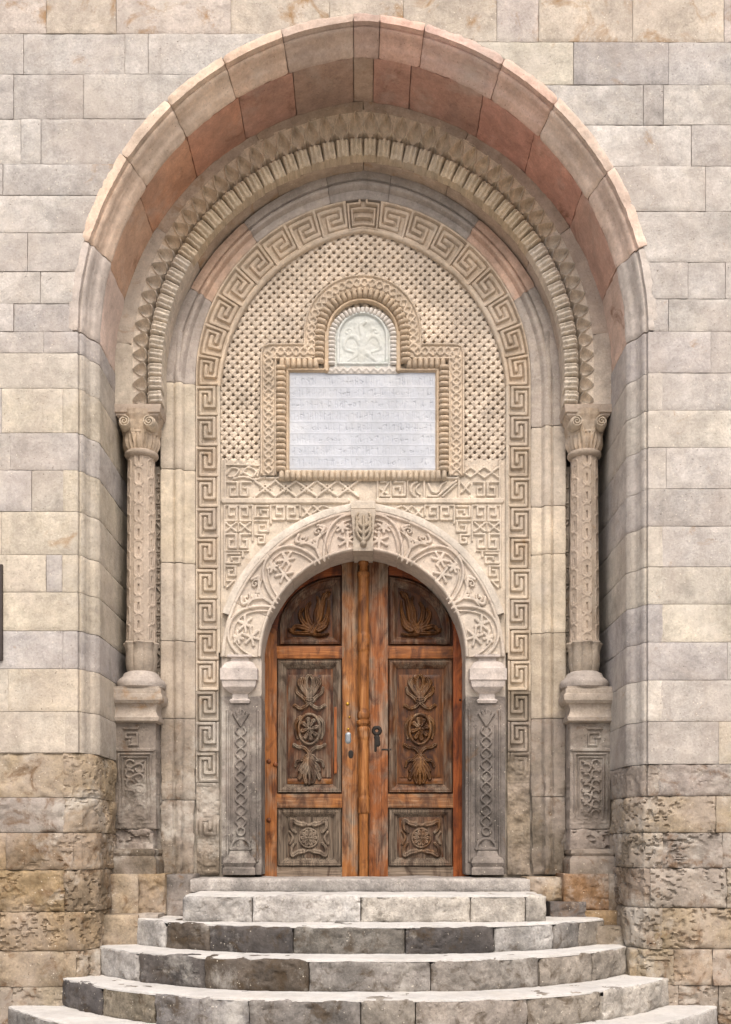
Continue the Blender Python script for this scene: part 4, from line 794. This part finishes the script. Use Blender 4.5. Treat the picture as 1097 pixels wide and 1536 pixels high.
    # pedestal
    def ped(r):
        L_ = lambda p, w_=1.5: r.line(fl([(f(a_), b) for a_, b in p]), w_, .02, soft=1.2)
        L_([(186, 1093), (206, 1093)]); L_([(189, 1100), (189, 1107), (196, 1107)]); L_([(189, 1100), (206, 1100), (206, 1118), (194, 1118), (194, 1111)]); L_([(174, 1125), (230, 1125)], 2.2)
        L_([(178, 1131), (226, 1131), (226, 1234), (178, 1234), (178, 1131)], 1.4); L_([(183, 1136), (221, 1136), (221, 1228), (183, 1228), (183, 1136)], 1.1)
        for k in range(6):
            y = 1146 + k * 15; r.ring(f(195), -y, 6, 1.5, .024, 30, 300); r.ring(f(209), -(y + 6), 6, 1.5, .024, 200, 480); r.line(fl([(f(188), y + 9), (f(215), y - 4)]), 1.5, .022)
    xa, xb = sorted((f(172), f(233))); e0 = 1150 if sd < 0 else 1200
    panel('pedestal', xa, xb, 1082, 1243, .745, .0058, M_ROUGH, t, ped, pc('9a8c7c', .35, .5), erode=lambda py: np.clip((py - e0) / 30, 0, 1) * 1.1 - .35, amp=.005, bev=.008, skirt=.26, sharp=60)  # pedestal parts coloured darker for dirt and for painted-in shade
    panel('pedestal_foot', xa, xb - 4 if sd < 0 else xb, 1243, 1280, .77, .008, M_ROUGH, t, None, pc('a39384', .5, .7), amp=.03, sc=9, pit=.03, psc=14, bev=.015, skirt=.24)
    zg = lambda p: float(Z(p, .62)); xa, xb = sorted((float(X(f(166), .62)), float(X(f(228), .62))))
    rectlathe('pedestal_base', xa, xb, .66, 1.03, [(.03, zg(1312)), (.03, zg(1290)), (.02, zg(1287)), (.0, zg(1284)), (.015, zg(1280)), (.01, zg(1275)), (-.02, zg(1273))], M_ROUGH, t, pc('9c8a72', .5, .5), amp=.022, sharp=40, sc=9)
column(-1); column(1)
# rough footing stones under the columns and jambs
for (a_, b, y0, y1, yy, c, ro) in ((160, 206, 1311, 1372, .58, 'b59f7c', .03), (207, 247, 1311, 1372, .6, 'b0946a', .03), (246, 290, 1312, 1378, .66, '8a8178', .02), (148, 206, 1373, 1424, .3, 'b49f80', .02), (204, 236, 1372, 1424, .34, 'b3a898', .015),
    (790, 852, 1316, 1352, .66, 'b39a76', .03), (846, 918, 1311, 1366, .56, '9c7448', .015), (914, 940, 1311, 1366, .54, '9a8468', .015), (826, 880, 1353, 1392, .5, '6e6660', .02), (878, 940, 1366, 1392, .5, 'a8854e', .02), (884, 940, 1390, 1432, .3, 'a8967c', .02), (95, 150, 1424, 1482, .12, 'a4937a', .02), (945, 1020, 1424, 1486, .1, 'b39c76', .02)):
    panel('footing_stone', a_, b, y0, y1, yy, .011, M_ROUGH, wall, None, pc(c, .5, .66), amp=ro * 1.2, sc=6, pit=.012, psc=16, bev=.018, bw=.02, skirt=.4)
# ------------------------------------------------------------------ wooden doors
DY = 1.29
dx = lambda p, Y=DY: float(X(p, Y)); dz = lambda p, Y=DY: float(Z(p, Y))
def plank(name, x0, x1, y0, y1, Y, mat, par, col, st=.02, **k):
    kw = dict(amp=.003, sc=5, bev=.004, bw=.006, skirt=.035); kw.update(k); return panel(name, x0, x1, y0, y1, Y, st, mat, par, None, col, **kw)
def wc(hexc, al): return (*lin(hexc), al)
def arcpts(m, rx, ry, x, y, n=16): return [(m(x - rx * math.cos(t)), y - ry * math.sin(t)) for t in np.linspace(math.pi / 2, 0, n)]
def ccw(pts):
    p = np.array(pts); a_ = np.sum(p[:, 0] * np.roll(p[:, 1], -1) - np.roll(p[:, 0], -1) * p[:, 1]); return p if a_ > 0 else p[::-1]
PM = [(.009, -.045), (.010, .012), (.012, .016), (.02, .008), (.032, .012), (.05, .004), (.07, -.022), (.082, -.028), (.088, -.045)]
def acanthus(r, m):
    S = lambda pts, w0, w1, h=.03: r.line(fl([(m(a_), b) for a_, b in crom(pts)]), w0 * 1.3, h * 1.4, rnd=True, w1=w1 * 1.3, groove=.45)
    S([(468, 948), (478, 930), (482, 912), (486, 896), (493, 889)], 4.5, 2.2, .036); r.line(fl([(m(a_), b) for a_, b in spiral(487, 893, 5.5, 1.2, -1, 1, 18)]), 1.7, .03, rnd=True)
    S([(470, 945), (462, 930), (460, 915), (465, 904)], 4, 1.6); S([(470, 946), (456, 936), (450, 922), (454, 914)], 4, 1.6); S([(470, 947), (455, 942), (444, 940), (437, 947)], 4, 2); S([(474, 938), (474, 920), (478, 904), (476, 896)], 3.6, 1.4)
    S([(476, 944), (486, 934), (492, 918), (493, 902)], 3.6, 1.4); S([(478, 946), (488, 940), (492, 928)], 3.2, 1.6); r.line(fl([(m(a_), b) for a_, b in spiral(484, 941, 6.5, 1.3, 2, 1, 18)]), 1.9, .032, rnd=True)
    S([(465, 950), (450, 950), (440, 949), (434, 944)], 2.6, 1.4); S([(470, 952), (480, 953), (492, 951)], 2.2, 1.2); r.disc(m(436), -946, 3.2, .026, True)
def midcarve(r, cx):
    S = lambda pts, w0, w1, h=.03: [r.line(fl([(cx + s * a_, b) for a_, b in crom(pts)]), w0 * 1.3, h * 1.4, rnd=True, w1=w1 * 1.4, groove=.4) for s in (-1, 1)]
    S([(0, 1046), (7, 1036), (12, 1026), (10, 1018)], 3.6, 2); S([(0, 1042), (5, 1030), (5, 1020), (2, 1014)], 3.4, 1.8); S([(2, 1046), (12, 1032), (16, 1024), (13, 1018)], 2.8, 1.6); S([(0, 1050), (4, 1049)], 3.6, 2.4, .034)
    S([(0, 1054), (6, 1060), (14, 1063), (21, 1059)], 2.4, 1.8, .026); r.disc(cx - 22, -1059, 3.2, .024, True); r.disc(cx + 22, -1059, 3.2, .024, True)
    r.ring(cx, -1094, 16, 2.4, .03, ry=22.5, rnd=True); r.rosette(cx, -1094, 15, 8, .046, .2, 1.38); r.rosette(cx, -1094, 8, 6, .044, 0, 1.3)
    S([(14, 1076), (20, 1084), (21, 1096), (18, 1108)], 2.2, 1.4, .02); S([(5, 1052), (10, 1046), (18, 1040), (20, 1032)], 2.6, 1.6, .024); S([(4, 1134), (10, 1140), (18, 1142), (21, 1150)], 2.4, 1.5, .024)
    S([(0, 1136), (2, 1128), (9, 1122), (17, 1121), (23, 1117)], 2.6, 1.8, .026); r.disc(cx - 23, -1119, 2.6, .022, True); r.disc(cx + 23, -1119, 2.6, .022, True)
    S([(0, 1140), (6, 1150), (12, 1160), (15, 1168)], 4, 2.2); S([(0, 1142), (4, 1154), (7, 1166), (5, 1174)], 3.8, 2); S([(3, 1140), (10, 1148), (15, 1156)], 3, 1.8); r.line(fl([(cx, 1138), (cx, 1176)]), 3, .034, rnd=True, w1=2)
def lowcarve(r, cx):
    r.ring(cx, -1257, 14, 1.8, .022, rnd=True); r.rosette(cx, -1257, 13.5, 10, .032); r.rosette(cx, -1257, 7.5, 6, .042)
    for s in (-1, 1):
        for q in (-1, 1):
            P_ = crom([(cx + s * 8, 1257 + q * 20), (cx + s * 17, 1257 + q * 22), (cx + s * 25, 1257 + q * 26), (cx + s * 26, 1257 + q * 15), (cx + s * 20, 1257 + q * 8)]); r.line(fl(P_), 4.4, .036, rnd=True, w1=2, groove=.3); r.disc(cx + s * 25, -(1257 + q * 24), 3.6, .028, True)
        r.line(fl(crom([(cx + s * 28, 1248), (cx + s * 24, 1257), (cx + s * 28, 1266)])), 2.4, .02, rnd=True)
    for q in (-1, 1): r.line(fl(crom([(cx - 9, 1257 + q * 23), (cx, 1257 + q * 19), (cx + 9, 1257 + q * 23)])), 2.2, .02, rnd=True)
def leaf(sd):
    m = (lambda x: x) if sd < 0 else (lambda x: 1094.5 - x)
    o = sorted
    t = thing('door_leaf', ('left door leaf of worn orange-brown wood carrying the turned centre post' if sd < 0 else 'right door leaf of worn orange-brown wood with the dark keyhole plate'), 'door', (dx(m(455)), DY, dz(1318)), 'leaves of the double door')
    def pk(name, a_, b, y0, y1, Y, mat, c, **k):
        x0, x1 = o((m(a_), m(b))); return plank(name, x0, x1, y0, y1, Y, mat, t, c, **k)
    pk('backing_board', 388, 545, 822, 1319, DY + .07, M_WV, wc('8a6a50', .5), st=.05)
    inn = 513; st_in = 537 if sd < 0 else 541.5
    OR = 'ffe8d0' if sd < 0 else 'ffc49c'
    pk('stile', 391, 415, 905, 1318, DY, M_WV, wc(OR, .25 if sd > 0 else .42)); pk('stile', inn, st_in, 828, 1318, DY - .006, M_WV, wc('fff0dc' if sd < 0 else 'f6d8c0', .52))
    # rail filling the space between upper panel and the arch
    n = 30; tt = np.linspace(math.pi / 2, 0, n); inner = np.array([(512 - 96 * math.cos(q), 946 - 83 * math.sin(q)) for q in tt]); outer = np.array([(512 - 128 * math.cos(q), 946 - 126 * math.sin(q)) for q in tt]); s = np.linspace(0, 1, 6)
    q = inner[:, None] + (outer - inner)[:, None] * s[None, :, None]; q = q[::-1] if sd < 0 else q; P = np.stack([X(m(q[..., 0]), DY), np.full(q.shape[:2], DY), Z(q[..., 1], DY)], -1)
    surf('arched_rail', P, M_WH, t, wc('d8a888', .3), amp=.003, bev=.003, skirt=.03)
    pk('rail', 415, inn, 968.5, 987.5, DY + .002, M_WH, wc('ffe6cc', .3)); pk('rail', 415, inn, 1190.5, 1211.5, DY + .002, M_WH, wc('fff0dc', .42)); pk('rail', 415, inn, 1300, 1318, DY + .002, M_WH, wc('d8c8b8', .9))
    def pnl(x0, x1, y0, y1, col, al, fun, ccol, cal, arc=False, cx=None):
        fx0, fx1 = o((m(x0), m(x1))); Yf = DY + .038
        f_ = panel('panel', fx0, fx1, y0, y1, Yf, .02, M_WP, t, None, wc(col, al), amp=.003, bev=0, skirt=.02)
        if arc: pts = [(m(512), 968), (m(512), 864)] + arcpts(m, 94, 80, 512, 945)[1:] + [(m(418), 968)]
        else: pts = [(m(x0), y0), (m(x1), y0), (m(x1), y1), (m(x0), y1)]
        W = ccw([(dx(a_), dz(b)) for a_, b in pts]); sweep_closed('moulding', W, PM, DY + .002, M_WP, f_, wc(col, min(1, al + .2)))
        if not arc:
            a0, a1 = o((m(x0 + 17), m(x1 - 17)))
            panel('raised_field', a0, a1, y0 + (24 if y1 - y0 > 120 else 12), y1 - (24 if y1 - y0 > 120 else 12), Yf - .012, .016, M_WP, f_, None, wc(col, al), amp=.002, bev=.006, bw=.01, skirt=.02)
            if y1 - y0 > 120: panel('sill_strip', a0 - 1, a1 + 1, y1 - 22, y1 - 14, Yf - .018, .016, M_WH, f_, None, wc('c8b070', .4), amp=.002, skirt=.02)
        c0, c1 = o((m(x0 + 6), m(x1 - 6))); panel('carving', c0, c1, y0 + 4, y1 - 4, Yf - (.003 if arc else .012), .0042, M_WC, f_, fun, wc(ccol, cal), thr=.0025, amp=.002, bev=0, sharp=75)
    pnl(415, 513, 860, 968, 'd8c0a0', .3, lambda r: acanthus(r, m), 'e0c8a4', .3, True)
    cxm = m(464) if sd < 0 else m(464) - 1
    pnl(415, 513, 988, 1190, 'f0dcc4' if sd < 0 else 'fff0d8', .5 if sd < 0 else .36, lambda r: midcarve(r, cxm), 'e8dac4', .6 if sd < 0 else .4)
    pnl(415, 513, 1212, 1300, 'f0e4d8', .72 if sd < 0 else .52, lambda r: lowcarve(r, m(463)), 'f0e4d4', .85 if sd < 0 else .6)
    if sd < 0:
        pk('bead', 501, 507, 1060, 1160, DY - .004, M_WV, wc('ffd8bc', .2), st=.012)
        cx = dx(545, DY - .03); z = lambda p: dz(p, DY - .03); pr = [(.03, z(1316)), (.03, z(1222))]
        pr = [(.036, 1316), (.037, 1221), (.046, 1219), (.046, 1197), (.041, 1195), (.041, 1110), (.046, 1108), (.046, 1100), (.05, 1096), (.048, 1092), (.038, 1090), (.056, 1086), (.056, 1082), (.04, 1080), (.05, 1077), (.05, 1070), (.042, 1067), (.042, 978), (.048, 976), (.048, 953), (.041, 951), (.040, 868), (.05, 864), (.05, 860), (.034, 857), (.03, 850), (.042, 845), (.03, 838), (.012, 834)]
        lathe('centre_post', cx, DY - .04, [(r_ * 1.18, z(p)) for r_, p in pr], M_WV, t, wc('fff2e4', .3), n=28, st=.015, amp=.0015)
        for (x_, y_, r_, mt) in ((521, 1056, .017, M_BRASS), (522, 1094, .014, M_BRASS), (524, 1076, .01, M_BRASS)): lathe_stud(t, x_, y_, r_, mt)
        def esc(r): r.line(fl([(522, 1103), (522, 1111)]), 4.2, .008, rnd=True)
        panel('lock_plate', 515, 529, 1096, 1118, DY - .007, .004, M_STEEL, t, esc, None, thr=.001, amp=0, bev=0)
        panel('keyhole', 521, 531, 1122, 1140, DY - .0075, .004, M_IRON, t, lambda r: r.line(fl([(526, 1129), (526, 1134)]), 3.2, .002, soft=.6), None, thr=.0008, amp=0, bev=0)
    else:
        panel('lock_plate', 556, 576, 1084, 1136, DY - .007, .004, M_IRON, t, lambda r: (r.ring(565, -1096, 5, 2, .008), r.line(fl([(565, 1106), (566, 1116)]), 4, .006, rnd=True), r.line(fl([(563, 1112), (563, 1126)]), 1.8, .006, rnd=True)), None, thr=.001, amp=0, bev=0)
        pk('hasp', m(588), m(572), 1123, 1125.5, DY - .010, M_IRON, None, st=.01)
    for (x_, y_) in (((403, 1142), (413, 1147), (403, 1230), (402, 905)) if sd < 0 else ((690, 1050),)): lathe_stud(t, x_, y_, .022 if sd < 0 else .01, M_WC if sd < 0 else M_IRON, wc('ffc8a0', .1))
def knobs(par):
    for x_ in (545, 549): lathe_stud(par, x_, 841, .011, M_WHITE)
def lathe_stud(par, px, py, r, mat, col=None):
    x, z = dx(px), dz(py); n = 12; rings = []
    for (q, y) in ((r, DY + .004), (r, DY - .008), (r * .75, DY - .014), (r * .3, DY - .017)):
        a_ = np.linspace(0, 2 * math.pi, n, endpoint=False); rings.append(np.stack([x + q * np.cos(a_), np.full(n, y), z + q * np.sin(a_)], 1))
    ringmesh('stud', rings, mat, par, col, amp=0)
leaf(-1); leaf(1)
knobs(darch)
# ------------------------------------------------------------------ staircase
stairs = thing('stone_staircase', 'worn semicircular stone steps of mixed grey blocks rising to the door', 'staircase', (XC, -1, 0))
LT, MG, DK, BR, TN, CM = 'bdb8b0', '98928a', '5c5754', '6e6152', 'b3a796', 'c6bdae'
STEPS = [  # top z below the eye, riser bottom, centre Y, end Y, x left, x right, joints px, colours
 (.382, .593, -.1, -.02, -1.44, 1.42, [380, 541, 704, 787], [LT, LT, CM, CM, CM], .05),
 (.593, .804, -.45, .40, -1.93, 1.98, [232, 310, 440, 607, 743, 841, 890], [LT, BR, DK, '8c857a', DK, LT, MG, TN], .0),
 (.804, 1.034, -.8, .22, -2.16, 2.12, [186, 303, 464, 645, 816, 914], [LT, DK, BR, '9a938a', 'a39a8e', TN, TN], .0),
 (1.034, 1.254, -1.15, .03, -2.40, 2.40, [118, 221, 374, 541, 622, 793, 923], ['5f5b5a', '9d9078', '8d8986', '8b847c', '9a9182', 'aca092', 'b0a492', CM], .0),
 (1.254, 1.48, -1.5, .02, -2.82, 2.78, [130, 250, 400, 560, 700, 850, 960, 1030], ['98958f', '96938e', MG, MG, MG, MG, MG, LT, LT], .0),
 (1.48, 1.70, -1.85, .02, -3.2, 3.15, [60, 200, 350, 520, 680, 830, 1000], [MG] * 8, .0)]
for (h0, h1, yc, ye, xl, xr, jt, cs, cv) in STEPS:
    se = bpy.data.objects.new('step', None); se.empty_display_size = .1; link(se, stairs); zt, zb = EZ - h0, EZ - h1
    p = 2.7; yf = lambda x: np.where(x < 0, yc + (ye - yc) * np.clip(np.abs(x / xl), 0, 1) ** p, yc + (ye - yc) * np.clip(np.abs(x / xr), 0, 1) ** p)
    xs = [xl] + [float((q - 548) / F * (CD + yc + .12)) for q in jt] + [xr]
    for k in range(len(xs) - 1):
        a_, b = xs[k] + .004, xs[k + 1] - .004; t = ls(a_, b, .016); dy = rng.uniform(-.012, .012); dzt = rng.uniform(-.006, .006)
        prof = [(0, z) for z in np.linspace(0, zt - zb - .025, 14)] + [(.004, zt - zb - .012), (.012, zt - zb - .004), (.025, zt - zb)] + [(q, zt - zb) for q in np.linspace(.05, .62, 24)]
        pr = np.array(prof); y = yf(t) + dy; P = np.stack([np.broadcast_to(t[:, None], (len(t), len(pr))), y[:, None] + pr[None, :, 0], np.broadcast_to(zb + pr[None, :, 1] * (1 + dzt / (zt - zb)), (len(t), len(pr)))], -1)
        surf('block', P, M_STEP, se, pc(cs[k], .58 if cs[k] not in (LT, CM) else .45, .56 if cs[k] not in (LT, CM) else .66), amp=.014, sc=9, pit=.014, psc=26, pth=.2, bev=.018, bw=.018, edges='LRB', skirt=.3)
    t = ls(xl + .03, xr - .03, .03); q = np.linspace(.012, .6, 20); P = np.stack([np.broadcast_to(t[:, None], (len(t), 20)), yf(t)[:, None] + q[None] + .012 * vn(np.stack([t * 6, t * 0, t * 0], -1), 1, 9)[:, None] * (q < .05), np.full((len(t), 20), zt + .008)], -1)
    surf('tread_screed', P, M_SCREED, se, (*lin('cfcdc9', .85), .0), amp=.006, sc=9, bev=.006, skirt=.02)
u = ls(float(X(285, .62)), float(X(795, .62)), .02); pr = np.array([(0, z) for z in np.linspace(0, .10, 8)] + [(.012, .112)] + [(q, .115) for q in np.linspace(.04, .8, 14)])
P = np.stack([np.broadcast_to(u[:, None], (len(u), len(pr))), np.broadcast_to(.62 + pr[None, :, 0], (len(u), len(pr))), np.broadcast_to(1.316 + pr[None, :, 1], (len(u), len(pr)))], -1)
surf('threshold', P, M_STEP, stairs, (*lin('9f9a95', K), .1), amp=.012, sc=4, bev=.008, skirt=.3)
# ------------------------------------------------------------------ board at the left edge
bd = thing('dark_wall_board', 'dark upright board fixed to the wall at the far left edge', 'board', (float(X(-40)), -.03, float(Z(990))))
panel('board_face', -88, 2.6, 846, 990, -.03, .03, M_DARK, bd, None, None, amp=.001, bev=.004, skirt=.03)
print('objects', len(bpy.data.objects), 'tris', sum(len(o.data.polygons) * 2 for o in bpy.data.objects if o.type == 'MESH'))
